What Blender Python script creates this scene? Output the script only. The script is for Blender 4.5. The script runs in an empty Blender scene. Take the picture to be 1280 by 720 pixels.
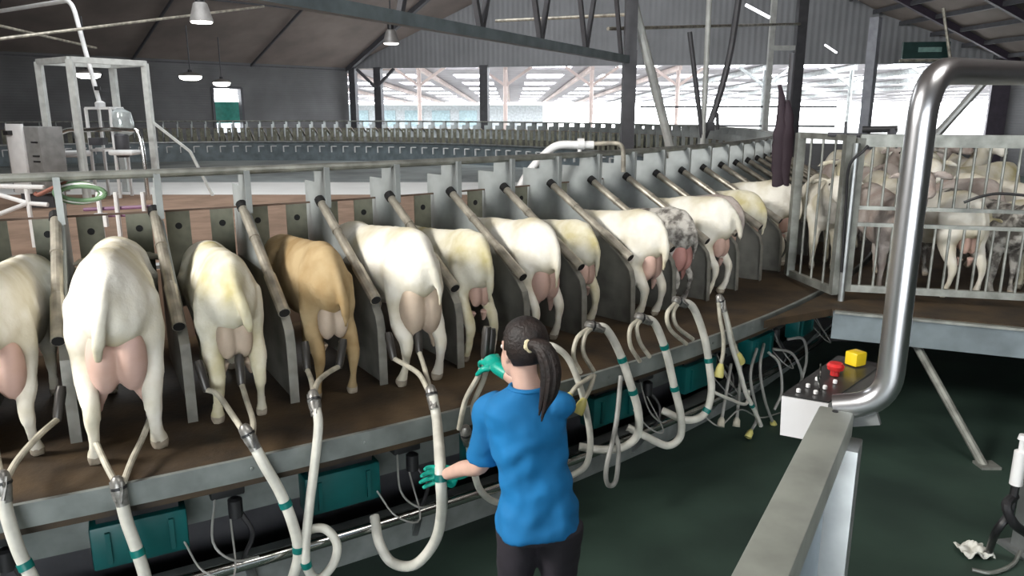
import bpy, bmesh, math, random
from mathutils import Vector, Matrix, noise
PI = math.pi
random.seed(7)
scene = bpy.context.scene
COL = scene.collection

# ------------------------------------------------------------------ camera geometry (metres; eye 2.38 m above the pit floor)
F, PITCH, EYE = 942.0, 0.2298, 2.38
CX, CY = -8.70, 16.19            # centre of the rotary
FZ, DK = -0.133, 0.80           # pit floor and deck heights
TH0, DTH = 0.4759, 0.037         # angle of the first stall divider, stall pitch (170 stalls)
def ray(x, y):
    c, s = math.cos(PITCH), math.sin(PITCH)
    u, v = (x - 640) / F, (360 - y) / F
    return Vector((u, c + v * s, v * c - s))
def at(x, y, z):
    d = ray(x, y); return d * ((z - EYE) / d.z) + Vector((0, 0, EYE))
def atY(x, y, Y):
    d = ray(x, y); return d * (Y / d.y) + Vector((0, 0, EYE))
def atR(x, y, R):
    d = ray(x, y)
    a = d.x * d.x + d.y * d.y; b = -2 * (d.x * CX + d.y * CY); c = CX * CX + CY * CY - R * R
    D = max(0.0, b * b - 4 * a * c)
    return d * ((-b - math.sqrt(D)) / (2 * a)) + Vector((0, 0, EYE))
def onring(R, th, z):
    return Vector((CX + R * math.sin(th), CY - R * math.cos(th), z))

# ------------------------------------------------------------------ materials
MATS = {}
def mat(name, col, rough=0.6, metal=0.0, var=0.12, scale=6.0, col2=None, bump=0.0, bscale=None, spec=0.5, wave=None, detail=4.0, thr=None, trans=0.0):
    if name in MATS: return MATS[name]
    m = bpy.data.materials.new(name); m.use_nodes = True
    nt = m.node_tree; N = nt.nodes; L = nt.links
    b = N['Principled BSDF']
    b.inputs['Roughness'].default_value = rough
    b.inputs['Metallic'].default_value = metal
    b.inputs['Specular IOR Level'].default_value = spec
    if trans: b.inputs['Transmission Weight'].default_value = trans
    tc = N.new('ShaderNodeTexCoord')
    nz = N.new('ShaderNodeTexNoise'); nz.inputs['Scale'].default_value = scale; nz.inputs['Detail'].default_value = detail
    L.new(tc.outputs['Object'], nz.inputs['Vector'])
    cr = N.new('ShaderNodeValToRGB')
    c2 = col2 if col2 else tuple(max(0, c * (1 - var * 2.2)) for c in col)
    lo, hi = thr if thr else (0.35, 0.65)
    cr.color_ramp.elements[0].position = lo; cr.color_ramp.elements[1].position = hi
    cr.color_ramp.elements[0].color = (*c2, 1); cr.color_ramp.elements[1].color = (*col, 1)
    L.new(nz.outputs['Fac'], cr.inputs['Fac']); L.new(cr.outputs['Color'], b.inputs['Base Color'])
    if bump or wave:
        bp = N.new('ShaderNodeBump'); bp.inputs['Strength'].default_value = bump if bump else 0.6
        if wave:
            w = N.new('ShaderNodeTexWave'); w.wave_type = 'BANDS'; w.bands_direction = wave[0]
            w.inputs['Scale'].default_value = wave[1]; w.inputs['Distortion'].default_value = 0
            L.new(tc.outputs['Object'], w.inputs['Vector']); L.new(w.outputs['Fac'], bp.inputs['Height'])
            bp.inputs['Distance'].default_value = wave[2]
        else:
            n2 = N.new('ShaderNodeTexNoise'); n2.inputs['Scale'].default_value = bscale or scale * 6
            n2.inputs['Detail'].default_value = 3
            L.new(tc.outputs['Object'], n2.inputs['Vector']); L.new(n2.outputs['Fac'], bp.inputs['Height'])
            bp.inputs['Distance'].default_value = 0.01
        L.new(bp.outputs['Normal'], b.inputs['Normal'])
    MATS[name] = m; return m
def emis(name, col, s):
    if name in MATS: return MATS[name]
    m = bpy.data.materials.new(name); m.use_nodes = True
    b = m.node_tree.nodes['Principled BSDF']
    b.inputs['Base Color'].default_value = (*col, 1); b.inputs['Emission Color'].default_value = (*col, 1)
    b.inputs['Emission Strength'].default_value = s
    MATS[name] = m; return m

GALV = mat('galvanised_steel', (0.42, 0.44, 0.44), 0.42, 0.75, 0.16, 5, bump=0.05)
PLATE = mat('divider_sheet_steel', (0.42, 0.455, 0.455), 0.45, 0.25, 0.18, 3)
POLE = mat('worn_pole_steel', (0.52, 0.48, 0.40), 0.35, 0.35, 0.25, 9)
DARKHOLE = mat('flat_black', (0.012, 0.012, 0.013), 0.7, 0, 0.1)
STAIN = mat('stainless_steel', (0.66, 0.66, 0.64), 0.18, 1.0, 0.06, 3)
CHROME = mat('polished_tube_steel', (0.70, 0.70, 0.72), 0.3, 1.0, 0.05, 4)
RAILST = mat('dirty_rail_steel', (0.33, 0.34, 0.31), 0.45, 0.5, 0.2, 8)
DECK = mat('brown_dirty_deck', (0.074, 0.047, 0.023), 0.65, 0, 0.3, 3.5, col2=(0.024, 0.016, 0.010), bump=0.25, bscale=40)
FASC = mat('deck_edge_steel', (0.25, 0.275, 0.265), 0.5, 0.3, 0.15, 6)
TERRA = mat('terracotta_board', (0.30, 0.205, 0.15), 0.95, 0, 0.12, 2.5, spec=0.15)
OLIVE = mat('olive_headgate_plate', (0.25, 0.25, 0.19), 0.6, 0.1, 0.2, 7)
TEAL = mat('teal_plastic', (0.0, 0.095, 0.095), 0.45, 0, 0.15, 4)
FLOORM = mat('dark_green_pit_floor', (0.036, 0.066, 0.050), 0.55, 0, 0.3, 1.2, col2=(0.018, 0.034, 0.027), bump=0.1, bscale=12)
CONC = mat('inner_concrete', (0.36, 0.40, 0.40), 0.6, 0, 0.2, 0.8)
HOSE = mat('milk_hose_rubber', (0.66, 0.65, 0.58), 0.35, 0, 0.1, 10)
HOSEG = mat('grey_hose_rubber', (0.30, 0.30, 0.28), 0.4, 0, 0.1, 10)
TUBE = mat('short_tube_rubber', (0.52, 0.49, 0.40), 0.4, 0, 0.2, 12)
BAND = mat('teal_hose_band', (0.0, 0.16, 0.14), 0.4)
YCUP = mat('yellow_cup_rubber', (0.60, 0.55, 0.18), 0.4)
BLACK = mat('black_plastic', (0.018, 0.018, 0.02), 0.45)
WHITEP = mat('white_paint', (0.80, 0.80, 0.80), 0.4, 0, 0.04)
SLATE = mat('blue_grey_beam', (0.19, 0.23, 0.25), 0.5, 0.2, 0.15, 4)
DARKST = mat('dark_frame_steel', (0.085, 0.085, 0.095), 0.5, 0.2, 0.1)
PURP = mat('dark_column_paint', (0.075, 0.06, 0.085), 0.5, 0.1, 0.1)
ROOFM = mat('brown_roof_lining', (0.27, 0.22, 0.20), 0.8, 0, 0.15, 0.5)
WALLD = mat('dark_ribbed_wall', (0.15, 0.15, 0.155), 0.7, 0, 0.15, 0.5, wave=('Z', 3.0, 0.05), bump=0.15)
WALLG = mat('grey_ribbed_gable', (0.27, 0.275, 0.29), 0.6, 0.1, 0.1, 0.4, wave=('X', 1.2, 0.06), bump=0.25)
SHED = mat('shed_roof_sheet', (0.34, 0.32, 0.34), 0.7, 0, 0.1, 1)
SHEDP = mat('shed_beam_paint', (0.52, 0.42, 0.39), 0.6, 0, 0.1, 1)
GROUND = mat('yard_concrete', (0.6, 0.6, 0.58), 0.8, 0, 0.1, 0.3)
FACADE = mat('far_barn_wall', (0.55, 0.58, 0.6), 0.7)
PANE = mat('cyan_barn_pane', (0.45, 0.58, 0.62), 0.2)

# ------------------------------------------------------------------ mesh helpers
def catmull(pts, n=6):
    P = [Vector(p) for p in pts]
    if len(P) < 3: return P
    out = []
    for i in range(len(P) - 1):
        p0 = P[i - 1] if i > 0 else P[0] * 2 - P[1]
        p1, p2 = P[i], P[i + 1]
        p3 = P[i + 2] if i + 2 < len(P) else P[-1] * 2 - P[-2]
        for k in range(n):
            t = k / n
            out.append(0.5 * ((2 * p1) + (-p0 + p2) * t + (2 * p0 - 5 * p1 + 4 * p2 - p3) * t * t + (-p0 + 3 * p1 - 3 * p2 + p3) * t ** 3))
    out.append(P[-1]); return out
def tube(bm, pts, r, seg=10, caps=True, flat=1.0, flatdir=None):
    P = [Vector(p) for p in pts]; n = len(P)
    R = r if isinstance(r, (list, tuple)) else [r] * n
    T = [(P[min(i + 1, n - 1)] - P[max(i - 1, 0)]).normalized() for i in range(n)]
    up = Vector((0, 0, 1)) if abs(T[0].z) < 0.9 else Vector((1, 0, 0))
    if flatdir: up = Vector(flatdir)
    u = T[0].cross(up)
    if u.length < 1e-6: u = T[0].cross(Vector((0, 1, 0.3)))
    u.normalize(); rings = []
    for i in range(n):
        if i:
            u = u - T[i] * u.dot(T[i])
            if u.length < 1e-6: u = T[i].orthogonal()
            u.normalize()
        v = T[i].cross(u)
        rings.append([bm.verts.new(P[i] + (u * math.cos(2 * PI * k / seg) + v * math.sin(2 * PI * k / seg) * flat) * R[i]) for k in range(seg)])
    for a, b in zip(rings, rings[1:]):
        for k in range(seg):
            bm.faces.new((a[k], a[(k + 1) % seg], b[(k + 1) % seg], b[k]))
    if caps:
        bm.faces.new(rings[0][::-1]); bm.faces.new(rings[-1])
def resamp(vals, m):
    n = len(vals); out = []
    for i in range(m):
        t = i * (n - 1) / (m - 1); k = min(int(t), n - 2); out.append(vals[k] + (vals[k + 1] - vals[k]) * (t - k))
    return out
def stube(bm, pts, r, n=6, seg=12, **k):
    P = catmull(pts, n)
    tube(bm, P, resamp(list(r), len(P)) if isinstance(r, (list, tuple)) else r, seg, **k)
def box(bm, c, s, rz=0.0, bev=0.0, rot=None):
    M = Matrix.Translation(Vector(c)) @ (rot.to_4x4() if rot else Matrix.Rotation(rz, 4, 'Z')) @ Matrix.Diagonal((*s, 1))
    g = bmesh.ops.create_cube(bm, size=1, matrix=M)
    if bev:
        vs = set(g['verts'])
        bmesh.ops.bevel(bm, geom=[e for e in bm.edges if e.verts[0] in vs and e.verts[1] in vs], offset=bev, segments=2, affect='EDGES', profile=0.5)
def bar(bm, a, b, w, h=None):
    a, b = Vector(a), Vector(b); h = h or w; d = b - a
    q = d.to_track_quat('Y', 'Z').to_matrix()
    box(bm, (a + b) / 2, (w, d.length, h), rot=q)
def ball(bm, c, r, seg=14, rot=None):
    if not isinstance(r, (list, tuple)): r = (r, r, r)
    M = Matrix.Translation(Vector(c)) @ (rot.to_4x4() if rot else Matrix.Identity(4)) @ Matrix.Diagonal((*r, 1))
    bmesh.ops.create_uvsphere(bm, u_segments=seg, v_segments=max(6, seg * 2 // 3), radius=1, matrix=M)
def lathe(bm, prof, c, seg=16):
    rings = []
    for r, z in prof:
        rings.append([bm.verts.new((c[0] + r * math.cos(2 * PI * k / seg), c[1] + r * math.sin(2 * PI * k / seg), c[2] + z)) for k in range(seg)])
    for a, b in zip(rings, rings[1:]):
        for k in range(seg): bm.faces.new((a[k], a[(k + 1) % seg], b[(k + 1) % seg], b[k]))
    bm.faces.new(rings[0][::-1]); bm.faces.new(rings[-1])
def ringsect(bm, prof, a0, a1, n, closed=True, c=(0, 0)):
    """sweep an (R, z) outline about the rotary axis"""
    full = abs(a1 - a0 - 2 * PI) < 1e-6
    m = n if full else n + 1; rings = []
    for i in range(m):
        th = a0 + (a1 - a0) * i / n
        rings.append([bm.verts.new((c[0] + R * math.sin(th), c[1] - R * math.cos(th), z)) for R, z in prof])
    k = len(prof)
    for i in range(n):
        A, B = rings[i], rings[(i + 1) % m]
        for j in range(k if closed else k - 1):
            bm.faces.new((A[j], A[(j + 1) % k], B[(j + 1) % k], B[j]))
    if not full and closed:
        bm.faces.new(rings[0]); bm.faces.new(rings[-1][::-1])
def prism(bm, poly, axis_a, axis_b, org, thick):
    """poly in (a, b); extruded by thick along a x b, centred"""
    a, b, o = Vector(axis_a), Vector(axis_b), Vector(org); n = a.cross(b).normalized() * thick / 2
    f = [bm.verts.new(o + a * p + b * q + n) for p, q in poly]; g = [bm.verts.new(o + a * p + b * q - n) for p, q in poly]
    bm.faces.new(f); bm.faces.new(g[::-1])
    for i in range(len(f)):
        j = (i + 1) % len(f); bm.faces.new((f[j], f[i], g[i], g[j]))
def finish(bm, name, smooth=True, angle=0.6):
    bmesh.ops.recalc_face_normals(bm, faces=bm.faces)
    me = bpy.data.meshes.new(name); bm.to_mesh(me); bm.free()
    if smooth:
        me.shade_smooth() if hasattr(me, 'shade_smooth') else None
        try: me.set_sharp_from_angle(angle=angle)
        except Exception: pass
    return me
def obj(name, bm, m, parent=None, smooth=True, world=True, angle=0.6):
    """one mesh object; with a parent, world coordinates are moved into the parent's place"""
    if parent is not None and world:
        bmesh.ops.transform(bm, matrix=parent_matrix(parent).inverted(), verts=bm.verts)
    me = finish(bm, name, smooth, angle)
    for mm in (m if isinstance(m, (list, tuple)) else [m]): me.materials.append(mm)
    o = bpy.data.objects.new(name, me); COL.objects.link(o)
    if parent is not None: o.parent = parent
    return o
def parent_matrix(p):
    m = Matrix.Translation(p.location) @ Matrix.Rotation(p.rotation_euler.z, 4, 'Z')
    return parent_matrix(p.parent) @ m if p.parent else m
def thing(name, label, cat, loc=(0, 0, 0), rz=0.0, group=None):
    o = bpy.data.objects.new(name, None); COL.objects.link(o); o.empty_display_size = 0.1
    o.location = loc; o.rotation_euler = (0, 0, rz); o['label'] = label; o['category'] = cat
    if group: o['group'] = group
    return o
def tag(o, label, cat, group=None):
    o['label'] = label; o['category'] = cat
    if group: o['group'] = group
    return o
def struct(name, bm, m, smooth=False):
    o = obj(name, bm, m, None, smooth); o['kind'] = 'structure'; return o
def recentre(o):
    """put a single-mesh thing's origin at the middle of its base"""
    me = o.data; xs = [v.co for v in me.vertices]
    c = Vector((sum(v.x for v in xs) / len(xs), sum(v.y for v in xs) / len(xs), min(v.z for v in xs)))
    me.transform(Matrix.Translation(-c)); o.location = c; return o
TMP = bpy.data.scenes.new('workbench')
def voxel(bm, name, size, smooth=4, fac=0.5):
    me = bpy.data.meshes.new(name); bmesh.ops.recalc_face_normals(bm, faces=bm.faces); bm.to_mesh(me); bm.free()
    o = bpy.data.objects.new('tmp', me); TMP.collection.objects.link(o)
    r = o.modifiers.new('r', 'REMESH'); r.mode = 'VOXEL'; r.voxel_size = size; r.use_smooth_shade = True
    if smooth:
        s = o.modifiers.new('s', 'SMOOTH'); s.iterations = smooth; s.factor = fac
    with bpy.context.temp_override(scene=TMP, view_layer=TMP.view_layers[0]):
        dg = bpy.context.evaluated_depsgraph_get(); dg.update()
        out = bpy.data.meshes.new_from_object(o.evaluated_get(dg)); out.name = name
    bpy.data.objects.remove(o); bpy.data.meshes.remove(me)
    out.shade_smooth(); return out
def push(me, fn):
    n = len(me.vertices); co = [0.0] * (3 * n); no = [0.0] * (3 * n)
    me.vertices.foreach_get('co', co); me.vertex_normals.foreach_get('vector', no)
    for i in range(n):
        p = Vector(co[3 * i:3 * i + 3]); d = fn(p)
        for k in range(3): co[3 * i + k] = p[k] + no[3 * i + k] * d
    me.vertices.foreach_set('co', co); me.update()
def mesh_part(name, me, mats, parent=None):
    me.materials.clear()
    for mm in (mats if isinstance(mats, (list, tuple)) else [mats]): me.materials.append(mm)
    o = bpy.data.objects.new(name, me); COL.objects.link(o)
    if parent is not None: o.parent = parent
    return o
B = bmesh.new

# ================================================================== SETTING
KX, KY = -8.9, 42.0                         # far left corner of the hall
UX, UY = -11.5 / 16.62, -12 / 16.62         # left wall runs this way from the corner
NX, NY = 0.722, -0.692                      # into the hall
G1 = (20.4, 32.0)                           # right end of the gable
bm = B(); box(bm, (-5, 10, FZ - 0.1), (70, 46, 0.2)); struct('floor', bm, FLOORM)
bm = B(); box(bm, (10, 100, FZ - 0.15), (260, 136, 0.2)); g = struct('ground', bm, GROUND)

def wallpiece(name, p, q, z0, z1, m, t=0.2):
    p, q = Vector((*p, 0)), Vector((*q, 0)); bm = B(); d = (q - p); L = d.length
    prism(bm, [(0, z0), (L, z0), (L, z1), (0, z1)], (1, 0, 0), (0, 0, 1), (0, 0, 0), t)
    o = struct(name, bm, m); o.location = p; o.rotation_euler = (0, 0, math.atan2(d.y, d.x)); return o
# left wall with a window opening (pixels 257..297, y 112..160)
def onleft(t): return (KX + UX * t, KY + UY * t)
tw0, tw1 = 7.55, 6.1                        # window span along the left wall, from the corner
bm = B(); L = 46.0
def lw(a, b, z0, z1):
    prism(bm, [(a, z0), (b, z0), (b, z1), (a, z1)], (1, 0, 0), (0, 0, 1), (0, 0, 0), 0.2)
lw(0, tw1, -0.3, 9); lw(tw0, L, -0.3, 9); lw(tw1, tw0, -0.3, 1.35); lw(tw1, tw0, 3.5, 9)
wl = struct('wall_left', bm, WALLD); wl.location = (KX, KY, 0); wl.rotation_euler = (0, 0, math.atan2(UY, UX))
bm = B()
for a in (tw1, tw0): box(bm, (a, 0, 2.4), (0.12, 0.3, 2.2))
for z in (1.35, 3.5): box(bm, ((tw0 + tw1) / 2, 0, z), (tw0 - tw1, 0.3, 0.1))
w1 = struct('window_1', bm, DARKST); w1.location = (KX, KY, 0); w1.rotation_euler = wl.rotation_euler
bm = B(); box(bm, ((tw0 + tw1) / 2, -0.6, 2.35), (1.9, 0.04, 1.0)); 
o = obj('shutter', bm, mat('sea_green_sheet', (0.05, 0.30, 0.24), 0.5), None); o.location = (KX, KY, 0); o.rotation_euler = wl.rotation_euler
tag(o, 'sea green sheet shutter hanging in the small window of the dark wall', 'shutter')
# gable: sheet above the opening, low wall below
gd = Vector((G1[0] - KX, G1[1] - KY, 0)); GL = gd.length; ga = math.atan2(gd.y, gd.x)
bm = B()
prism(bm, [(-0.2, 4.62), (GL * 0.5, 4.5), (GL + 0.2, 4.3), (GL + 0.2, 13), (-0.2, 13)], (1, 0, 0), (0, 0, 1), (0, 0, 0), 0.2)
wb = struct('wall_back', bm, WALLG); wb.location = (KX, KY, 0); wb.rotation_euler = (0, 0, ga)
bm = B(); prism(bm, [(0, -0.3), (GL, -0.3), (GL, 1.0), (0, 1.0)], (1, 0, 0), (0, 0, 1), (0, 0, 0), 0.2)
wb2 = struct('wall_back_low', bm, WALLD); wb2.location = (KX, KY, 0); wb2.rotation_euler = (0, 0, ga)
def ongable(px):
    """point of the gable line seen at image column px"""
    k = (px - 640) / F * 1.0
    s = (KX - k * 0.975 * KY) / (k * 0.975 * gd.y - gd.x)
    return Vector((KX, KY, 0)) + gd * s
for i, (px, w) in enumerate([(444, 0.35), (475, 0.4), (606, 0.42), (1249, 1.0)]):
    bm = B(); p = ongable(px); box(bm, (p.x, p.y - 0.1, 2.3), (w, 0.3, 4.7), ga)
    struct('trim_%d' % (i + 1), bm, DARKST if px < 1000 else PURP)
# gable bracing and rails across the opening
bm = B()
for za in (2.6, 1.75):
    tube(bm, [ongable(800) + Vector((0, 0, za)), ongable(1045) + Vector((0, 0, za))], 0.05, 6)
struct('trim_5', bm, DARKST)
bm = B(); p = ongable(473) + Vector((0, -0.3, 3.6))
bar(bm, p, p + Vector((-1.0, 0.1, 0.95)), 0.14); bar(bm, p, p + Vector((1.0, -0.3, 0.95)), 0.14); struct('trim_6', bm, DARKST)
# roof slopes and the closed far side of the hall
def slope(name, a, b, n, rise, run, z, m):
    bm = B(); a, b = Vector((*a, z)), Vector((*b, z)); up = Vector((n[0] * run, n[1] * run, rise * run))
    v = [bm.verts.new(p) for p in (a, b, b + up, a + up)]
    v2 = [bm.verts.new(p + Vector((0, 0, 0.15))) for p in (a, b, b + up, a + up)]
    bm.faces.new(v); bm.faces.new(v2[::-1])
    for i in range(4): bm.faces.new((v[i], v[(i + 1) % 4], v2[(i + 1) % 4], v2[i]))
    return struct(name, bm, m)
e0 = onleft(-3); e1 = onleft(46)
slope('ceiling', e0, e1, (NX, NY), 0.44, 18, 4.62, ROOFM)
slope('ceiling_right', (20.15, 34), (24.5, -12), (-0.995, -0.12), 0.43, 17, 4.42, ROOFM)
bm = B(); box(bm, (-4, 14, 13.2), (66, 60, 0.2)); struct('added_roof_lid', bm, ROOFM)  # unseen flat lid added above the slopes to stop sky light leaking in
wallpiece('wall_right', G1, (24.5, -12), -0.3, 13, WALLD)
wallpiece('wall_rear', (24.5, -12), (-42, -12), 5.2, 13, WALLD); wallpiece('wall_rear_left', (-5, -12), (-42, -12), -0.3, 5.2, WALLD); wallpiece('wall_rear_right', (24.5, -12), (5, -12), -0.3, 5.2, WALLD)  # gap in the unseen rear wall added for soft fill and pipe reflections
e2 = onleft(46); wallpiece('wall_left_rear', e2, (-42, -12), -0.3, 13, WALLD)
# roof purlins under the left slope
for k, s in enumerate((0.1, 5.0)):
    bm = B(); a = Vector((*onleft(0), 4.5 + 0.44 * s)) + Vector((NX, NY, 0)) * s
    bar(bm, a, a + Vector((UX, UY, 0)) * 40, 0.05, 0.07); struct('trim_%d' % (7 + k), bm, DARKST)
for k, t in enumerate((0.0, 5.5, 11, 16.5, 22)):
    bm = B(); a = Vector((*onleft(t), 4.5)); bar(bm, a, a + Vector((NX, NY, 0.44)) * 15, 0.07 if t else .2, 0.1 if t else .24); struct('trim_%d' % (12 + k), bm, DARKST)

for k in range(6):
    bm = B(); q = 0.6 + 1.1 * k; a = Vector((20.15 - .995 * q, 34 - .12 * q, 4.3 + .43 * q)); bar(bm, a, a + Vector((4.35, -46, 0)), .1, .16); struct('trim_%d' % (17 + k), bm, DARKST)
for k in range(7):
    bm = B(); t = 2.5 + 3.6 * k; a = Vector((20.15 + .0945 * t, 34 - t, 4.28)); bar(bm, a, a + Vector((-.995, -.12, .43)) * 14, .16, .26); struct('trim_%d' % (23 + k), bm, PURP)
# ---- outdoors: open shed beyond the opening
bm = B(); nx, ny = 40, 16
x0, x1, y0, y1, z0, z1 = -34.0, 74.0, 46.0, 128.0, 5.15, 3.85
def rp(i, j): return Vector((x0 + (x1 - x0) * i / nx, y0 + (y1 - y0) * j / ny, z0 + (z1 - z0) * j / ny))
grid = {}
rr = random.Random(3)
for i in range(nx):
    for j in range(ny):
        if i % 2 == 1 and (j % 2 == 0): continue            # open rooflights
        q = [rp(i, j), rp(i + 1, j), rp(i + 1, j + 1), rp(i, j + 1)]
        vs = [bm.verts.new(p) for p in q] + [bm.verts.new(p + Vector((0, 0, 0.12))) for p in q]
        bm.faces.new(vs[:4]); bm.faces.new(vs[4:][::-1])
        for k in range(4): bm.faces.new((vs[k], vs[(k + 1) % 4], vs[4 + (k + 1) % 4], vs[4 + k]))
shed = thing('open_shed', 'open sided neighbouring shed with rows of bright rooflights seen through the wide opening', 'shed', (10, 60, 0))
obj('roof_sheet', bm, SHED, shed, False)
for i in range(11):
    x = -16 + i * 5.2; bm = B(); tube(bm, [(x, 47, -0.02), (x, 47, 5.1)], 0.13, 8); obj('post', bm, SHEDP if i < 6 else GALV, shed)
    bm = B(); bar(bm, (x, 46.5, 4.95), (x, 125, 3.65), 0.2, 0.3); obj('rafter', bm, SHEDP if i < 6 else GALV, shed, False)
    bm = B(); bar(bm, (x, 47, 3.9), (x + 1.6, 47, 5.0), 0.16); bar(bm, (x, 47, 3.9), (x - 1.6, 47, 5.0), 0.16); obj('brace', bm, SHEDP if i < 6 else GALV, shed, False)
barn = thing('far_barn', 'pale low barn with cyan windows far outside the left end of the opening', 'barn', (-14, 74, 0))
bm = B(); box(bm, (-14, 75, 1.5), (34, 2, 3.0)); obj('wall', bm, FACADE, barn, False)
for k in range(9):
    bm = B(); box(bm, (-25 + 2.6 * k, 73.95, 1.75), (1.7, 0.12, 1.5)); obj('window', bm, PANE, barn, False)
bm = B(); bar(bm, (-31, 74, 3.05), (3, 74, 3.05), 3.4, 0.15); obj('roof', bm, WHITEP, barn, False)

# ================================================================== ROTARY
CAR = thing('rotary_milking_platform', 'large round rotary milking platform with steel stall dividers and brown deck', 'milking platform', (CX, CY, 0))
RC = (CX, CY)
bm = B(); ringsect(bm, [(12.7, 0.66), (14.93, 0.66), (14.93, DK), (12.7, DK)], 0, 2 * PI, 340); 
obj('deck', bm, DECK, CAR, False, world=False)
bm = B(); ringsect(bm, [(14.932, 0.70), (14.955, 0.70), (14.955, 0.808), (14.932, 0.808)], 0, 2 * PI, 340)
for k in range(170):
    th = TH0 + (k + 0.3) * DTH; c = Vector((14.957 * math.sin(th), -14.957 * math.cos(th), 0.755)); ball(bm, c, 0.009, 6)
obj('edge_beam', bm, FASC, CAR, False, world=False)
bm = B(); ringsect(bm, [(13.49 + 0.026 * math.cos(a), 2.03 + 0.026 * math.sin(a)) for a in [2 * PI * k / 10 for k in range(10)]], 0, 2 * PI, 340)
obj('top_rail', bm, RAILST, CAR, True, world=False)
bm = B(); ringsect(bm, [(12.56, 0.6), (12.6, 0.6), (12.6, 1.29), (12.56, 1.29)], 0, 2 * PI, 340)
obj('trough_board', bm, TERRA, CAR, False, world=False)
bm = B(); ringsect(bm, [(12.53, 0.6), (12.557, 0.6), (12.557, 1.285), (12.53, 1.285)], 0, 2 * PI, 340)
obj('trough_lining', bm, mat('trough_lining_steel', (0.16, 0.155, 0.15), 0.55, 0.2), CAR, False, world=False)
bm = B(); ringsect(bm, [(12.42, 1.27), (12.53, 1.27), (12.53, 1.31), (12.42, 1.31)], 0, 2 * PI, 340)
obj('trough_ledge', bm, GALV, CAR, False, world=False)
bm = B(); ringsect(bm, [(12.505, 0.56), (12.528, 0.56), (12.528, 1.25), (12.505, 1.25)], 0, 2 * PI, 340)
obj('inner_skirt', bm, SLATE, CAR, False, world=False)
bm = B()
for k in range(170):
    th = TH0 + (k + 0.5) * DTH
    M = Matrix.Rotation(th, 4, 'Z')
    n0 = len(bm.verts); box(bm, (0, -12.46, 1.13), (0.2, 0.06, 0.03)); box(bm, (0.1, -12.46, 1.02), (0.03, 0.06, 0.22)); bm.verts.ensure_lookup_table()
    bmesh.ops.transform(bm, matrix=M, verts=bm.verts[n0:])
o = obj('feed_bracket', bm, WHITEP, CAR, False, world=False); o['kind'] = 'stuff'
bm = B(); ringsect(bm, [(14.1, FZ), (14.15, FZ), (14.15, 0.66), (14.1, 0.66)], -0.6, 2.4, 160); obj('drum_skirt', bm, DARKST, CAR, False, world=False)
bm = B(); ringsect(bm, [(14.45, 0.33), (14.55, 0.33), (14.55, 0.47), (14.45, 0.47)], 0, 2 * PI, 240); obj('ring_beam', bm, FASC, CAR, False, world=False)
bm = B(); ringsect(bm, [(14.4, FZ), (14.6, FZ), (14.6, FZ + .15), (14.4, FZ + .15)], 0, 2 * PI, 240); obj('track_kerb', bm, FASC, CAR, False, world=False)
bm = B(); ringsect(bm, [(14.85 + 0.032 * math.cos(a), 0.21 + 0.032 * math.sin(a)) for a in [2 * PI * k / 12 for k in range(12)]], -0.6, 2.4, 200); obj('milk_line', bm, STAIN, CAR, True, world=False)
# stall divider
def cpoly(pts): return pts
DIV = [(13.12, DK), (13.12, 1.92), (13.32, 1.92), (13.32, 2.03), (13.55, 2.03), (13.55, 1.745), (14.27, 1.27), (14.32, 1.22), (14.345, 1.14), (14.35, DK)]
bm = B(); prism(bm, [(-r, z) for r, z in [(13.12, 1.45), (13.12, 1.92), (13.32, 1.92), (13.32, 2.03), (13.55, 2.03), (13.55, 1.745), (13.9, 1.535), (13.75, 1.45)]], (0, 1, 0), (0, 0, 1), (0, 0, 0), 0.012)
nup = len(bm.faces)
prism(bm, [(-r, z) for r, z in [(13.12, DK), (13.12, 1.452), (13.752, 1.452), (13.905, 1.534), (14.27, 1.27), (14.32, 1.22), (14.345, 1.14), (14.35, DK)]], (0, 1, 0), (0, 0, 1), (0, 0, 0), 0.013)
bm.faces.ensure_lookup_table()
for f in bm.faces[nup:]: f.material_index = 1  # lower part of the divider is a darker grey-brown than the upper
def ribbon(bm, pts, w, t, x0=0.0):
    P = [Vector((0, -r, z)) for r, z in pts]; rows = []
    for i, p in enumerate(P):
        d = (P[min(i + 1, len(P) - 1)] - P[max(i - 1, 0)]).normalized(); n = Vector((0, -d.z, d.y)) * t / 2
        rows.append([bm.verts.new(p + n + Vector((x0 - w / 2, 0, 0))), bm.verts.new(p + n + Vector((x0 + w / 2, 0, 0))), bm.verts.new(p - n + Vector((x0 + w / 2, 0, 0))), bm.verts.new(p - n + Vector((x0 - w / 2, 0, 0)))])
    for a, b in zip(rows, rows[1:]):
        for k in range(4): bm.faces.new((a[k], a[(k + 1) % 4], b[(k + 1) % 4], b[k]))
    bm.faces.new(rows[0]); bm.faces.new(rows[-1][::-1])
k0 = len(bm.faces); ribbon(bm, [(14.05, 1.44), (14.20, 1.335), (14.28, 1.265), (14.325, 1.215), (14.347, 1.14), (14.352, 1.0), (14.354, DK)], .05, .008, -.012)
bm.faces.ensure_lookup_table()
for f in bm.faces[k0:]: f.material_index = 2
tube(bm, catmull([(0, -r, z) for r, z in [(13.55, 1.755), (13.9, 1.53), (14.2, 1.335)]], 4), 0.012, 8)
box(bm, (0, -13.55, 1.9), (0.035, 0.012, 0.26))
div_me = finish(bm, 'separator', True, 0.4); div_me.materials.append(PLATE); div_me.materials.append(mat('lower_sheet_steel', (0.20, 0.195, 0.17), 0.6, 0.1, 0.22, 4)); div_me.materials.append(mat('folded_edge', (0.34, 0.33, 0.29), 0.45, 0.25, 0.18, 7))
bm = B(); ox = -0.03
a, b = Vector((ox, -13.50, 1.80)), Vector((ox, -14.33, 1.315))
d = (b - a).normalized()
tube(bm, [a, a + (b - a) * 0.68], 0.028, 12); 
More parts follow.
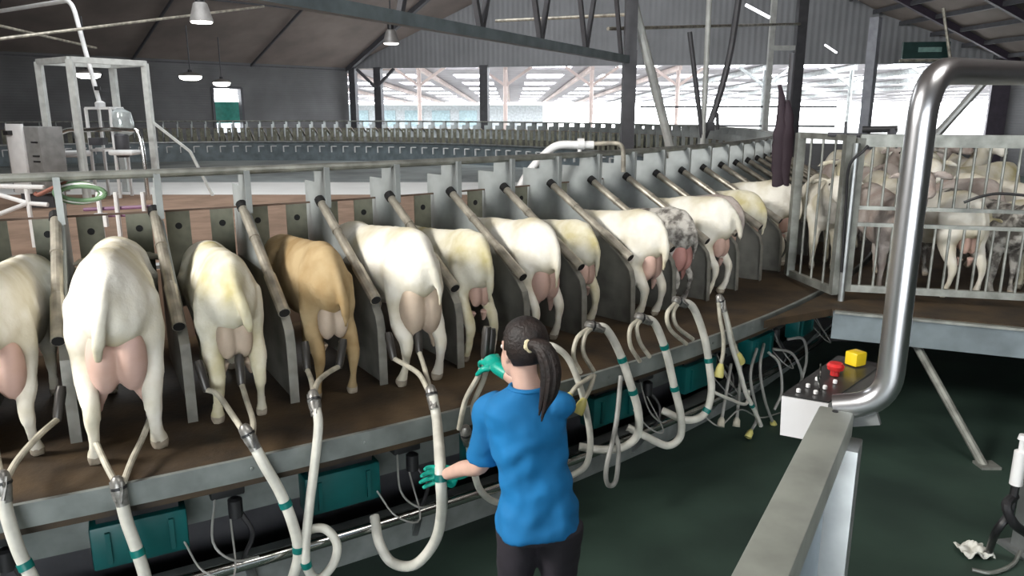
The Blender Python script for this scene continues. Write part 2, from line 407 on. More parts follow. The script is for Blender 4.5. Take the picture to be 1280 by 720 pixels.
tube(bm, [a + (b - a) * 0.66, a + (b - a) * 0.68, b], [0.028, 0.034, 0.034], 12); tube(bm, [a + (b - a) * .3, a + (b - a) * .32], .032, 12)
pole_me = finish(bm, 'divider_pole', True, 0.5); pole_me.materials.append(POLE)
bm = B(); tube(bm, [a - d * 0.04, a + d * 0.01], 0.034, 10)
br_me = finish(bm, 'pole_bracket', True, 0.5); br_me.materials.append(DARKHOLE)
bm = B(); tube(bm, [b - d * 0.002, b + d * 0.003], 0.029, 12)  # black disc stands in for the shade inside the open pole end
cap_me = finish(bm, 'pole_end', True, 0.5); cap_me.materials.append(DARKHOLE)
ND = 170
vis = sorted(range(ND), key=lambda n: (onring(13.8, TH0 + n * DTH, 1.5) - Vector((0, 0, EYE))).length + (0 if abs((onring(13.8, TH0 + n * DTH, 1.5).x) / max(0.1, onring(13.8, TH0 + n * DTH, 1.5).y)) < 0.75 and onring(13.8, TH0 + n * DTH, 1.5).y > 0 else 100))
for n in vis[:100]:
    th = TH0 + n * DTH
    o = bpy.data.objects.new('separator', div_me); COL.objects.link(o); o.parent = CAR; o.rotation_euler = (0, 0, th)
    p = bpy.data.objects.new('divider_pole', pole_me); COL.objects.link(p); p.parent = o
    if n < 20 or n > 166:
        for nm, me in (('pole_end', cap_me), ('pole_bracket', br_me)):
            q = bpy.data.objects.new(nm, me); COL.objects.link(q); q.parent = o
bm = B()
for n in vis[100:]:
    for me in (div_me, pole_me):
        k0 = len(bm.verts); bm.from_mesh(me); bm.verts.ensure_lookup_table()
        bmesh.ops.transform(bm, matrix=Matrix.Rotation(TH0 + n * DTH, 4, 'Z'), verts=bm.verts[k0:])
o = obj('separator', bm, [PLATE, MATS['lower_sheet_steel'], MATS['folded_edge']], CAR, True, world=False); o['kind'] = 'stuff'
# headgate plates: two per stall with a round hole (near stalls as parts)
def holeplate():
    bm = B(); w, z0_, z1_, zc, r, y = 0.07, 1.15, 1.767, 1.675, 0.021, -13.2
    h = z1_ - zc; a = math.atan2(h, w); q = PI / 2
    ang = sorted([a, q - (q - a) * .45, q, q + (q - a) * .45, PI - a, PI, PI + a, 2 * PI - a, 0, a * .5, PI - a * .5, PI + a * .5, 2 * PI - a * .5, 3 * q - (q - a) * .45, 3 * q, 3 * q + (q - a) * .45])
    loops = []
    for s_ in (-1, 1):
        ci, co_ = [], []
        for t in ang:
            c, n = math.cos(t), math.sin(t); m_ = max(abs(c) / w, abs(n) / h)
            ci.append(bm.verts.new((r * c, y + s_ * .006, zc + r * n))); co_.append(bm.verts.new((c / m_, y + s_ * .006, zc + n / m_)))
        n_ = len(ang)
        for k in range(n_): bm.faces.new((ci[k], ci[(k + 1) % n_], co_[(k + 1) % n_], co_[k]))
        loops.append((ci, co_))
    for k in range(n_):
        for l in (0, 1): bm.faces.new((loops[0][l][k], loops[0][l][(k + 1) % n_], loops[1][l][(k + 1) % n_], loops[1][l][k]))
    box(bm, (0, y, (z0_ + zc - h) / 2), (2 * w, 0.012, zc - h - z0_))
    me = finish(bm, 'headgate_plate', False); me.materials.append(OLIVE); return me
hp = holeplate()
bm = B(); tube(bm, [(0, -13.18, 1.675), (0, -13.207, 1.675)], 0.0205, 14); hb = finish(bm, 'bolt_hole', True); hb.materials.append(DARKHOLE)  # black plug stands in for the shade inside the plate hole
rest = B(); PAN = [(n, f) for n in range(-2, 168) for f in (0.25, 0.79)]
for n, f in PAN:
    th = TH0 + (n + f) * DTH
    if n < 18:
        o = bpy.data.objects.new('headgate_plate', hp); COL.objects.link(o); o.parent = CAR; o.rotation_euler = (0, 0, th)
        q = bpy.data.objects.new('bolt_hole', hb); COL.objects.link(q); q.parent = o
    else:
        k0 = len(rest.verts); rest.from_mesh(hp); rest.verts.ensure_lookup_table()
        bmesh.ops.transform(rest, matrix=Matrix.Rotation(th, 4, 'Z'), verts=rest.verts[k0:])
o = obj('headgate_plate', rest, OLIVE, CAR, False, world=False); o['kind'] = 'stuff'
bm = B(); ringsect(bm, [(13.195, 1.767), (13.207, 1.767), (13.207, 1.779), (13.195, 1.779)], 0, 2 * PI, 340); obj('headgate_bar', bm, mat('rusty_bar', (0.17, 0.11, 0.08), 0.7), CAR, False, world=False)
# pulsator boxes under the deck edge
for k in range(-1, 12):
    th = TH0 + (0.41 + 1.73 * k) * DTH; M = Matrix.Rotation(th, 4, 'Z')
    bm = B(); box(bm, (0, -14.80, 0.68), (0.40, 0.13, 0.21), bev=0.012); box(bm, (-0.13, -14.87, 0.68), (0.02, 0.02, 0.15)); box(bm, (0.13, -14.87, 0.68), (0.02, 0.02, 0.15))
    bmesh.ops.transform(bm, matrix=M @ Matrix.Translation((0, 0, -0.2)), verts=bm.verts); p = obj('pulsator_box', bm, TEAL, CAR, True, world=False)
    bm = B(); box(bm, (0, -14.80, 0.81), (0.34, 0.05, 0.06)); bmesh.ops.transform(bm, matrix=M @ Matrix.Translation((0, 0, -0.2)), verts=bm.verts); obj('bracket', bm, BLACK, p, False, world=False)
    th2 = th + 0.72 * DTH; M2 = Matrix.Rotation(th2, 4, 'Z')
    bm = B(); box(bm, (0, -14.73, 0.80), (0.16, 0.12, 0.10), bev=0.01); lathe(bm, [(0.035, 0), (0.035, 0.09), (0.02, 0.1)], (0.03, -14.78, 0.64), 12)
    tube(bm, catmull([(0.05, -14.78, 0.66), (0.09, -14.84, 0.56), (0.04, -14.88, 0.48), (0.02, -14.85, 0.42)], 5), 0.012, 8)
    bmesh.ops.transform(bm, matrix=M2 @ Matrix.Translation((0, 0, -0.2)), verts=bm.verts); v = obj('milk_valve', bm, BLACK, CAR, True, world=False)
    bm = B(); stube(bm, [(-0.06, -14.78, 0.76), (-0.1, -14.90, 0.6), (-0.02, -14.94, 0.5), (0.1, -14.90, 0.46)], 0.006, 5, 6)
    stube(bm, [(0.0, -14.80, 0.64), (-0.03, -14.98, 0.45), (-0.16, -14.96, 0.5), (-0.22, -14.86, 0.62)], 0.005, 5, 6)
    bmesh.ops.transform(bm, matrix=M2 @ Matrix.Translation((0, 0, -0.2)), verts=bm.verts); obj('air_line', bm, HOSEG, v, True, world=False)
    bm = B(); bar(bm, (0.05, -14.83, 0.42), (0.16, -14.45, -0.05), 0.035); bmesh.ops.transform(bm, matrix=M2 @ Matrix.Translation((0, 0, -0.2)), verts=bm.verts); obj('strut', bm, GALV, CAR, False, world=False)
# the fixed floor inside the ring
bm = B(); lathe(bm, [(12.5, 0.5), (12.5, 0.6)], (CX, CY, 0), 128); struct('floor_inner', bm, CONC)
def chord(zone_lo, zone_hi, nm, m):
    # strip of the inner floor between two straight lines across the ring (distance along +Y from the camera)
    bm = B(); z = .605; lo, hi = [], []
    for k in range(49):
        x = CX - 12.3 + 24.6 * k / 48; h = math.sqrt(max(0, 12.3 ** 2 - (x - CX) ** 2))
        a, b_ = max(CY - h, zone_lo), min(CY + h, zone_hi)
        if a < b_ - .01: lo.append((x, a)); hi.append((x, b_))
    V0 = [bm.verts.new((x, y, z)) for x, y in lo + hi[::-1]]; V1 = [bm.verts.new((x, y, .59)) for x, y in lo + hi[::-1]]
    bm.faces.new(V0); bm.faces.new(V1[::-1]); n = len(V0)
    for i in range(n): bm.faces.new((V0[i], V0[(i + 1) % n], V1[(i + 1) % n], V1[i]))
    return struct(nm, bm, m)
chord(0, 16.6, 'floor_terracotta', TERRA)
chord(16.6, 19.6, 'floor_white', mat('white_floor_band', (.80, .80, .78), .5, 0, .05, 1))  # plain white band across the inner floor

# ================================================================== SHEEP
WOOL = mat('white_fleece', (0.80, 0.775, 0.70), 0.9, 0, 0.1, 3.2, col2=(0.56, 0.505, 0.36), bump=0.3, bscale=55, spec=0.1, thr=(0.34, 0.56))
WOOLY = mat('yellowed_fleece', (0.74, 0.71, 0.60), 0.9, 0, 0.1, 4, col2=(0.48, 0.42, 0.21), bump=0.25, bscale=70, spec=0.1, thr=(0.32, 0.58))
TAN = mat('tan_fleece', (0.46, 0.35, 0.20), 0.9, 0, 0.1, 5, col2=(0.31, 0.21, 0.10), bump=0.25, bscale=70, spec=0.1)
GREYW = mat('grey_curly_fleece', (0.50, 0.48, 0.44), 0.9, 0, 0.1, 14, col2=(0.12, 0.11, 0.10), bump=0.8, bscale=40, spec=0.1, thr=(0.4, 0.58))
PINKW = mat('greyish_pink_fleece', (0.50, 0.45, 0.42), 0.9, 0, 0.1, 6, col2=(0.32, 0.26, 0.23), bump=0.5, bscale=70, spec=0.1)
UDD = mat('pink_udder_skin', (0.60, 0.41, 0.36), 0.65, 0, 0.08, 7, col2=(0.52, 0.34, 0.27))
UDDT = mat('tan_udder_skin', (0.54, 0.43, 0.33), 0.6, 0, 0.08, 9)
HOOF = mat('pale_hoof_horn', (0.42, 0.36, 0.28), 0.6, 0, 0.2, 20)
EYE_M = mat('sheep_eye', (0.02, 0.015, 0.01), 0.2)
def sheep(label, loc, rz, wool=WOOL, s=1.0, w=1.0, ky=1.12, udder=1.0, tail=(0.0, 0.38), head='down', turn=0.0, sp=(0.0, 0.0), ud=UDD, group=None, seed=0, vox=0.015, full=True):
    rnd = random.Random(seed)
    e = thing('sheep', label, 'sheep', loc, rz, group)
    bm = B()
    sec = [(-.135, .60, .05, .08), (-.105, .61, .12, .135), (-.04, .615, .165, .175), (.08, .61, .192, .192), (.25, .575, .195, .205), (.45, .545, .205, .213), (.65, .54, .19, .205), (.80, .555, .155, .185), (.90, .57, .11, .145), (.96, .585, .06, .08)]
    Y = lambda y: y * ky if y > 0 else y
    seg = 24; rings = []
    for y, zc, rx, rz_ in sec:
        rg = []
        for k in range(seg):
            a = 2 * PI * k / seg; ca, sa = math.cos(a), math.sin(a)
            rg.append(bm.verts.new((rx * w * ca * (1 - 0.16 * sa), Y(y), zc + rz_ * sa)))
        rings.append(rg)
    for a, b in zip(rings, rings[1:]):
        for k in range(seg): bm.faces.new((a[k], a[(k + 1) % seg], b[(k + 1) % seg], b[k]))
    bm.faces.new(rings[0][::-1]); bm.faces.new(rings[-1])
    feet = []
    for i, sx in enumerate((-1, 1)):
        dy = sp[i]; dx = sx * (0.136 * w)
        stube(bm, [(sx * .10 * w, .05, .62), (sx * .125 * w, .035, .48), (sx * .135 * w, .035, .40), (dx * 1.03, -.015 + dy * .3, .315), (dx, -.07 + dy * .6, .245), (dx * 1.02, -.06 + dy * .85, .14), (dx * 1.05, -.035 + dy, .075), (dx * 1.07, -.012 + dy, .035), (dx * 1.09, .005 + dy, .002)],
              [.115 * w, .108 * w, .078 * w, .046, .034, .024, .027, .033, .035], 4, 14)
        feet.append((dx * 1.08, dy))
        fx = sx * .105 * w
        stube(bm, [(sx * .10 * w, Y(.76), .56), (fx, Y(.74), .43), (fx, Y(.75), .34), (fx, Y(.755), .22), (fx, Y(.75), .12), (fx, Y(.752), .07), (fx, Y(.765), .035), (fx, Y(.775), .002)],
              [.10, .07, .05, .034, .025, .027, .033, .036], 4, 12)
    # neck and head
    if head == 'down': hz, pitch = .56, -0.75
    elif head == 'level': hz, pitch = .80, -0.45
    else: hz, pitch = .92, -0.35
    base = Vector((0, Y(.86), .60)); pol = Vector((math.sin(turn) * .16, Y(.90) + .24, hz))
    tube(bm, catmull([base - Vector((0, .12, .03)), base, (base + pol) / 2 + Vector((0, .02, .02)), pol], 5), resamp([.15, .135, .095, .075], 16), 16)
    f = Vector((math.sin(turn) * math.cos(pitch), math.cos(turn) * math.cos(pitch), math.sin(pitch)))
    side = Vector((math.cos(turn), -math.sin(turn), 0))
    upv = side.cross(f)
    hp_ = [pol - f * .05, pol + f * .02, pol + f * .10, pol + f * .18, pol + f * .245, pol + f * .27]
    tube(bm, catmull(hp_, 4), resamp([.045, .075, .07, .052, .042, .025], 21), 14, flat=1.15, flatdir=upv)
    for sx in (-1, 1):
        a = pol + side * .06 * sx + upv * .035
        stube(bm, [a, a + side * .06 * sx - upv * .005, a + side * .13 * sx - upv * .03, a + side * .16 * sx - upv * .05], [.022, .034, .026, .010], 4, 10, flat=0.45, flatdir=f)
    # tail
    tx, tz = tail
    stube(bm, [(0, -.09, .72), (tx * .3, -.142, .66), (tx * .7, -.168, .57), (tx, -.165, .48), (tx * 1.1, -.15, tz)], [.030, .028, .024, .020, .010], 5, 10)
    me = voxel(bm, 'body', vox, 5)
    push(me, lambda p: 0.011 * noise.noise(p * 5 + Vector((seed, 0, 0))) + 0.004 * noise.noise(p * 16 + Vector((0, seed, 0))) - .022 * math.exp(-((abs(p.x) - .075) / .035) ** 2 - ((p.y + .10) / .08) ** 2 - ((p.z - .66) / .07) ** 2))
    body = mesh_part('body', me, [wool, HOOF], e)
    for p in me.polygons:
        if p.center.z < 0.038: p.material_index = 1
    if full and udder > 0:
        bm = B(); u = udder
        for sx in (-1, 1):
            ball(bm, (sx * .038 * u, -.045, .44 - .03 * u), (.052 * u, .068 * u, .115 * u), 16)
            tube(bm, [(sx * .055 * u, -.03, .36 - .07 * u), (sx * .068 * u, -.015, .33 - .09 * u), (sx * .072 * u, .0, .32 - .115 * u)], [.026, .018, .012], 10)
        ball(bm, (0, .03, .45), (.09 * u, .11, .09), 14)
        mesh_part('udder', voxel(bm, 'udder', 0.010, 5), ud, e)
    if full:
        for sx in (-1, 1):
            bm = B(); ball(bm, pol + f * .07 + side * .058 * sx + upv * .03, .013, 8); obj('eye', bm, EYE_M, e, True, world=False)
    e.scale = (s, s, s)
    return e
# sheep standing in the stalls: slot n lies between dividers n and n + 1
def stall(n, label, R=14.4, off=0.40, yaw=-0.04, **k):
    th = TH0 + (n + off) * DTH; k.setdefault('ky', 1.0)
    p = onring(R, th, DK); return sheep(label, p, th + yaw, group='ewes standing in the rotary stalls', seed=n + 5, **k)
stall(-1, 'white ewe at the left edge of the picture with pink udder', R=14.42, wool=WOOL, s=1.12, w=0.62, udder=1.15, tail=(.03, .40), off=.50)
stall(0, 'big broad white ewe, second from left, tail hanging over large pink udder', R=14.62, wool=WOOL, s=1.22, w=0.75, udder=1.15, tail=(-.05, .42), sp=(-.03, .03))
stall(1, 'small yellowish white ewe, third from left, round pale udder', R=14.42, wool=WOOLY, s=1.11, w=0.68, udder=.9, tail=(.05, .45), ud=UDDT)
stall(2, 'tan brown ewe, the only tan animal in the stalls', R=14.36, wool=TAN, s=1.10, w=0.64, udder=.85, tail=(.03, .40), ud=UDDT)
stall(3, 'bright white ewe with big beige udder right of the tan ewe', R=14.43, wool=WOOL, off=.34, s=1.16, w=0.68, udder=1.2, tail=(.05, .42), ud=UDDT)
stall(4, 'cream ewe in the stall left of the milker\'s head', R=14.25, wool=WOOLY, off=.33, s=1.06, w=0.62, udder=.7)
stall(5, 'white ewe in the stall directly behind the milker\'s head', R=14.23, wool=WOOL, s=1.08, w=0.72, udder=1.05)
stall(6, 'small white ewe with narrow udder, first right of the milker\'s head', R=14.10, wool=WOOLY, s=1.0, w=0.64, udder=.85)
stall(7, 'large white ewe above the second hose arch right of the milker', R=14.30, wool=WOOL, s=1.06, w=0.72, udder=.95)
stall(8, 'grey curly fleeced ewe with reddish pink udder', R=14.22, wool=GREYW, s=1.02, w=0.70, udder=1.05, ud=mat('red_udder_skin', (.50, .25, .22), .6, 0, .08, 9))
stall(9, 'white ewe just right of the grey curly ewe', R=14.28, wool=WOOL, s=1.09, w=0.74, udder=.85, tail=(.08, .5))
stall(10, 'pinkish ewe, second right of the grey curly ewe', R=14.10, wool=PINKW, s=1.04, w=.76, udder=.8)
stall(11, 'cream ewe, third right of the grey curly ewe', R=14.10, wool=WOOLY, s=1.04, w=.76, udder=.8)
stall(12, 'large pale ewe near the left end of the entry gate', R=14.25, wool=WOOL, s=1.12, w=.80, udder=.8)
stall(13, 'yellowed ewe in the last stall in view beside the entry gate', R=14.10, wool=WOOLY, s=1.06, w=.76, udder=.7)

# ================================================================== MILKING CLUSTERS
def P3(t): return atR(t[0], t[1], t[2] - 0.42)
def cluster(label, tubes, hose, bands=(), claw=None, cups='black', hr=0.024, tr=0.013, cupends=True, hmat=HOSE, name='milking_cluster', tail=None):
    pts = [P3(t) for t in hose]; c0 = P3(claw) if claw else pts[0]
    hr *= 1.08; tr *= 1.08
    e = thing(name, label, 'milking cluster', (c0.x, c0.y, min(p.z for p in pts)), 0, 'milking clusters on the rotary')
    if claw:
        bm = B(); nx_ = (pts[1] - pts[0]).normalized()
        tube(bm, [c0 - nx_ * .06, c0 - nx_ * .05, c0 - nx_ * .02, c0 + nx_ * .02, c0 + nx_ * .045, c0 + nx_ * .07], [.014, .024, .030, .031, .027, .027], 12)
        tube(bm, [c0 - nx_ * .04 + Vector((-.022, -.01, 0)), c0 + Vector((-.02, -.02, 0)), c0 + nx_ * .04 + Vector((-.01, -.028, 0))], .007, 6); tube(bm, [c0 - nx_ * .04 + Vector((.024, -.01, 0)), c0 + Vector((.022, -.02, 0)), c0 + nx_ * .05 + Vector((.01, -.028, 0))], .007, 6)
        box(bm, c0 + Vector((0, -.02, .01)), (.05, .012, .02)); obj('claw', bm, mat('claw_steel', (.33, .32, .30), .35, .6, .2, 30), e)
        bm = B(); tube(bm, [c0 - nx_ * .016, c0 - nx_ * .004], .034, 12); obj('clamp', bm, BLACK, e)
    bm = B(); tube(bm, catmull(pts, 8), hr, 12); h = obj('long_hose', bm, hmat, e)
    cp = catmull(pts, 8)
    for f in bands:
        i = int(f * (len(cp) - 2)); d = (cp[i + 1] - cp[i]).normalized(); bm = B(); tube(bm, [cp[i] - d * .016, cp[i] + d * .016], hr + .004, 12); obj('band', bm, BAND, h)
    if tail:
        bm = B(); tube(bm, catmull([P3(t) for t in tail], 8), hr * .6, 8); obj('air_hose', bm, HOSEG, e)
    for tb in tubes:
        tp = catmull([P3(t) for t in tb], 6); bm = B(); tube(bm, tp, tr, 10); t_ = obj('short_tube', bm, TUBE, e)
        if cupends:
            d = (tp[0] - tp[1]).normalized(); a = tp[0]; bm = B()
            if cups == 'yellow': tube(bm, [a - d * .01, a + d * .02, a + d * .075, a + d * .09], [.017, .028, .036, .033], 12); obj('teat_cup', bm, YCUP, e)
            else: d = (d * .35 + Vector((0, .1, .9))).normalized(); tube(bm, [a - d * .01, a + d * .01, a + d * .12, a + d * .15], [.016, .021, .024, .019], 12); obj('teat_cup', bm, mat('dark_cup_shell', (.07, .065, .06), .35, .4), e)
    return e
E15 = 15.42
cluster('milking hose on the ewe at the left edge, leaving at the bottom left corner', [[(72, 524, 15.0), (48, 545, 15.15), (22, 575, 15.3), (6, 603, E15)], [(-8, 540, 15.05), (-4, 570, 15.2), (2, 600, E15)]],
        [(3, 605, E15), (8, 640, 15.44), (24, 690, 15.46), (46, 735, 15.48), (70, 790, 15.4)], (.62,), (4, 606, E15))
cluster('milking cluster hanging under the big broad ewe, second hose from left', [[(110, 520, 15.03), (118, 548, 15.12), (132, 580, 15.28), (146, 606, E15)], [(188, 522, 15.03), (178, 548, 15.12), (165, 575, 15.28), (154, 604, E15)]],
        [(149, 612, E15), (158, 650, 15.44), (172, 690, 15.46), (184, 735, 15.48), (188, 800, 15.42)], (.52,), (149, 612, E15))
cluster('milking cluster slanting down from the third ewe from left', [[(258, 487, 14.98), (272, 493, 15.05), (290, 518, 15.2), (308, 545, 15.36)], [(302, 480, 14.98), (308, 500, 15.08), (316, 525, 15.24), (316, 545, 15.36)]],
        [(313, 548, 15.38), (330, 580, E15), (350, 615, 15.44), (366, 655, 15.46), (373, 690, 15.46), (366, 722, 15.44), (352, 760, 15.4)], (.42, .68), (311, 545, 15.38))
cluster('milking cluster under the tan ewe with a small loop at its foot', [[(424, 458, 14.98), (410, 466, 15.06), (397, 478, 15.2), (392, 497, 15.33)], [(384, 462, 14.98), (389, 475, 15.1), (392, 490, 15.3)]],
        [(394, 505, 15.36), (398, 530, E15), (394, 575, 15.44), (386, 640, 15.46), (382, 700, 15.48), (396, 724, 15.46), (416, 706, 15.44), (421, 680, 15.4), (406, 661, 15.36), (384, 664, 15.3), (372, 680, 15.25)], (.42,), (393, 502, 15.35), hr=.021)
cluster('thick hose under the bright white ewe held in the milker\'s left glove', [[(492, 448, 14.98), (506, 456, 15.08), (524, 468, 15.2), (536, 490, 15.33)], [(524, 440, 14.98), (530, 458, 15.1), (536, 480, 15.25), (540, 492, 15.33)]],
        [(541, 495, 15.36), (546, 525, 15.43), (549, 560, 15.72), (551, 597, 15.91), (552, 640, 15.84), (543, 678, 15.7), (518, 706, 15.58), (490, 703, 15.42), (474, 678, 15.36), (468, 645, 15.25)], (.35,), (540, 495, 15.35), hr=.025)
cluster('milking cluster the milker raises to the cream ewe with her right glove', [[(606, 446, 15.72), (598, 470, 15.72), (582, 500, 15.68), (574, 536, 15.6)], [(612, 448, 15.72), (604, 476, 15.72), (592, 505, 15.68), (594, 528, 15.6)]],
        [(584, 545, 15.6), (590, 575, 15.55), (600, 612, 15.45), (622, 628, 15.3), (650, 622, 15.25)], (), (583, 543, 15.6), hr=.018)
cluster('hanging hose arch with two yellow cups directly right of the milker', [[(712, 494, 15.52), (722, 482, 15.52), (740, 470, 15.5)], [(730, 500, 15.52), (738, 484, 15.52), (743, 468, 15.5)]],
        [(676, 432, 15.36), (692, 433, 15.42), (710, 448, 15.46), (724, 480, 15.5), (734, 520, 15.5), (738, 555, 15.48), (732, 582, 15.44), (712, 596, 15.36)], (), None, 'yellow', hr=.018)
cluster('large white hose arch, first fully visible right of the milker', [[(726, 466, 15.45), (717, 446, 15.44), (722, 422, 15.43), (740, 408, 15.42)], [(742, 464, 15.46), (729, 440, 15.45), (732, 418, 15.44), (744, 408, 15.42)]],
        [(744, 408, 15.42), (758, 412, 15.44), (774, 440, 15.46), (788, 480, 15.5), (798, 516, 15.52), (796, 545, 15.5), (776, 560, 15.46), (750, 562, 15.4), (724, 558, 15.3)], (.3, .42), (742, 408, 15.42), cupends=False, tail=[(776, 470, 15.4), (770, 530, 15.5), (758, 585, 15.56), (760, 606, 15.56), (770, 600, 15.56), (773, 560, 15.5), (768, 540, 15.4)])
cluster('white hose arch below the large ewe, second right of the milker', [[(800, 452, 15.44), (788, 432, 15.44), (788, 410, 15.43), (800, 398, 15.42)], [(812, 446, 15.45), (800, 428, 15.45), (796, 408, 15.44), (804, 398, 15.42)]],
        [(804, 398, 15.42), (818, 404, 15.44), (832, 438, 15.46), (842, 480, 15.5), (851, 520, 15.52), (850, 546, 15.5), (834, 557, 15.46), (808, 546, 15.4), (784, 534, 15.3)], (.25, .4), (803, 398, 15.42), cupends=False)
cluster('white hose arch under the grey curly ewe, third right of the milker', [[(858, 430, 15.44), (838, 412, 15.44), (834, 392, 15.43), (846, 377, 15.42)], [(866, 424, 15.45), (846, 408, 15.45), (842, 390, 15.44), (850, 377, 15.42)]],
        [(850, 377, 15.42), (866, 384, 15.44), (880, 420, 15.46), (887, 460, 15.5), (889, 492, 15.52), (880, 518, 15.5), (858, 525, 15.46), (828, 513, 15.3)], (.4, .7), (849, 377, 15.42), cupends=False)
cluster('silvery cluster with two yellow cups hanging at the end of the deck', [[(901, 456, 15.46), (904, 440, 15.46), (904, 420, 15.45), (900, 398, 15.43), (898, 378, 15.41)], [(922, 442, 15.47), (916, 425, 15.46), (910, 402, 15.44), (904, 378, 15.41)]],
        [(901, 376, 15.4), (908, 400, 15.44), (914, 430, 15.47), (924, 462, 15.5), (932, 490, 15.52), (944, 515, 15.53), (951, 532, 15.53)], (.8,), (901, 378, 15.41), 'yellow', hr=.016)
# hoses hanging in the dark at the far end of the deck
dk = [[(892, 490, 15.5), (910, 498, 15.52), (932, 505, 15.52), (936, 488, 15.5)], [(914, 455, 15.4), (908, 490, 15.46), (902, 525, 15.5)], [(926, 455, 15.4), (924, 490, 15.46), (921, 525, 15.5)],
      [(955, 430, 15.3), (950, 460, 15.4), (956, 500, 15.45), (966, 528, 15.45)], [(960, 440, 15.3), (974, 455, 15.4), (977, 490, 15.45), (968, 512, 15.45)], [(966, 436, 15.3), (990, 442, 15.4), (1002, 468, 15.45), (1000, 498, 15.45)],
      [(984, 424, 15.3), (1004, 424, 15.4), (1008, 450, 15.45), (1000, 482, 15.45)], [(946, 436, 15.3), (938, 470, 15.4), (946, 520, 15.46), (938, 540, 15.46)], [(880, 520, 15.4), (900, 532, 15.5), (925, 512, 15.5), (950, 522, 15.45), (975, 516, 15.4)]]
lab = ['pale short hose curling below the yellow cups', 'dark hose with pale cup end, left of the two side by side below the deck', 'dark hose with pale cup end, right of the two side by side below the deck', 'limp grey hose in the dark left of the white control box', 'grey hose loop in the dark just above the white control box corner', 'wide grey hose loop in the dark above the control box', 'faint rear hose loop furthest right under the deck end', 'limp hose with cup end hanging lowest in the dark tangle', 'thin grey hose sagging along under the dark tangle']
for i, pth in enumerate(dk):
    pp = catmull([P3(t) for t in pth], 8); bm = B(); tube(bm, pp, .012 if i < 8 else .006, 8)
    e = thing('hanging_hose', lab[i], 'hose', pp[-1], 0, 'loose hoses under the far deck end'); obj('rubber_hose', bm, HOSE if i == 0 else HOSEG, e)
    if i in (1, 2, 3, 7):
        d = (pp[-1] - pp[-2]).normalized(); bm = B(); tube(bm, [pp[-1] - d * .02, pp[-1], pp[-1] + d * .05], [.013, .025, .028], 10); obj('teat_cup', bm, YCUP if i in (3, 7) else TUBE, e)

# ================================================================== WAITING PEN
PENZ = DK
arc = [onring(15.0, t, 0) for t in [0.79 + 0.04 * k for k in range(18)]]
front = [at(1280, 408, DK), Vector((6.4, 4.29, 0)), Vector((9.8, 5.2, 0)), Vector((9.8, 14.5, 0))]
f0 = at(1040, 386, DK)
poly = [(p.x, p.y) for p in [f0] + front] + [(p.x, p.y) for p in arc[::-1]]
bm = B(); vs = [bm.verts.new((x, y, PENZ - .06)) for x, y in poly]; vt = [bm.verts.new((x, y, PENZ)) for x, y in poly]
bm.faces.new(vt); bm.faces.new(vs[::-1])
for i in range(len(vs)): j = (i + 1) % len(vs); bm.faces.new((vs[i], vs[j], vt[j], vt[i]))
struct('floor_pen', bm, DECK)
e = thing('entry_bridge_beam', 'blue grey steel beam along the front edge of the waiting pen floor', 'beam', (f0.x, f0.y, .58))
bm = B(); bar(bm, f0 + Vector((0, -.03, -.125)), front[0] + Vector((0, -.03, -.125)), .06, .22); bar(bm, front[0] + Vector((0, -.03, -.125)), front[1] + Vector((0, -.03, .675)), .06, .22); obj('web', bm, SLATE, e, False)
bm = B(); bar(bm, f0 + Vector((0, -.06, -.01)), front[0] + Vector((0, -.06, -.01)), .05, .02); obj('lip', bm, RAILST, e, False)
for px, y in ((1128, 391), (1230, 405)):
    bm = B(); p = at(px, y, DK - .02); ball(bm, p + Vector((0, -.075, -.01)), .014, 8); obj('bolt', bm, WHITEP, e)
bm = B(); pb = at(1230, 583, FZ); pt = atY(1142, 425, 5.86); tube(bm, [pt, pb], .032, 10); box(bm, pb + Vector((.02, 0, .01)), (.14, .12, .02))
tag(recentre(obj('brace', bm, RAILST)), 'slanting steel brace from the bridge beam down to the pit floor', 'brace')
bm = B(); prism(bm, [(0, FZ), (7.5, FZ), (7.5, .74), (0, .74)], (1, 0, 0), (0, 0, 1), (2.9, 8.2, 0), .15); struct('added_pit_backing', bm, mat('pit_shade_black', (.03, .03, .03), .8))  # near-black wall added under the pen slab so the space looks shaded
# gates: local frames of bars
def gate(name, label, a, b, z0, z1, nb, mid=None, rw=.035, posts=(True, True), m=RAILST, top_h=.05):
    a, b = Vector(a), Vector(b); e = thing(name, label, 'gate', (a.x, a.y, z0)); d = b - a
    A = lambda t, z: Vector((a.x + d.x * t, a.y + d.y * t, z))
    bm = B(); bar(bm, A(0, z1), A(1, z1), rw, top_h); obj('top_bar', bm, m, e, False)
    bm = B(); bar(bm, A(0, z0), A(1, z0), rw, rw * 1.3); obj('bottom_bar', bm, m, e, False)
    for zz in (mid or []): bm = B(); bar(bm, A(0, zz), A(1, zz), rw * .7, rw * .7); obj('middle_bar', bm, m, e, False)
    for t, k in zip((0, 1), posts):
        if k: bm = B(); bar(bm, A(t, z0 - .02), A(t, z1 + .02), rw * 1.5); obj('side_bar', bm, m, e, False)
    segs = [(z0, z1)] if not mid else [(z0, mid[0]), (mid[-1], z1)]
    for zz0, zz1 in segs:
        for k in range(nb):
            bm = B(); t = (k + 1) / (nb + 1); tube(bm, [A(t, zz0), A(t, zz1)], .011, 8); obj('upright', bm, m, e)
    return e
g1a = Vector((2.67, 7.1, 0)); g1b = at(1042, 374, PENZ)
gate('entry_gate', 'narrow barred gate at the pen entry left of the tall gate post', g1a, (g1b.x, g1b.y, 0), DK + .07, 2.17, 3, None, .05)
gp = at(1049, 384, PENZ); gq = at(1275, 396, PENZ)
gq = Vector((4.42, 5.91, 0)); gp = Vector((2.86, 6.30, 0))
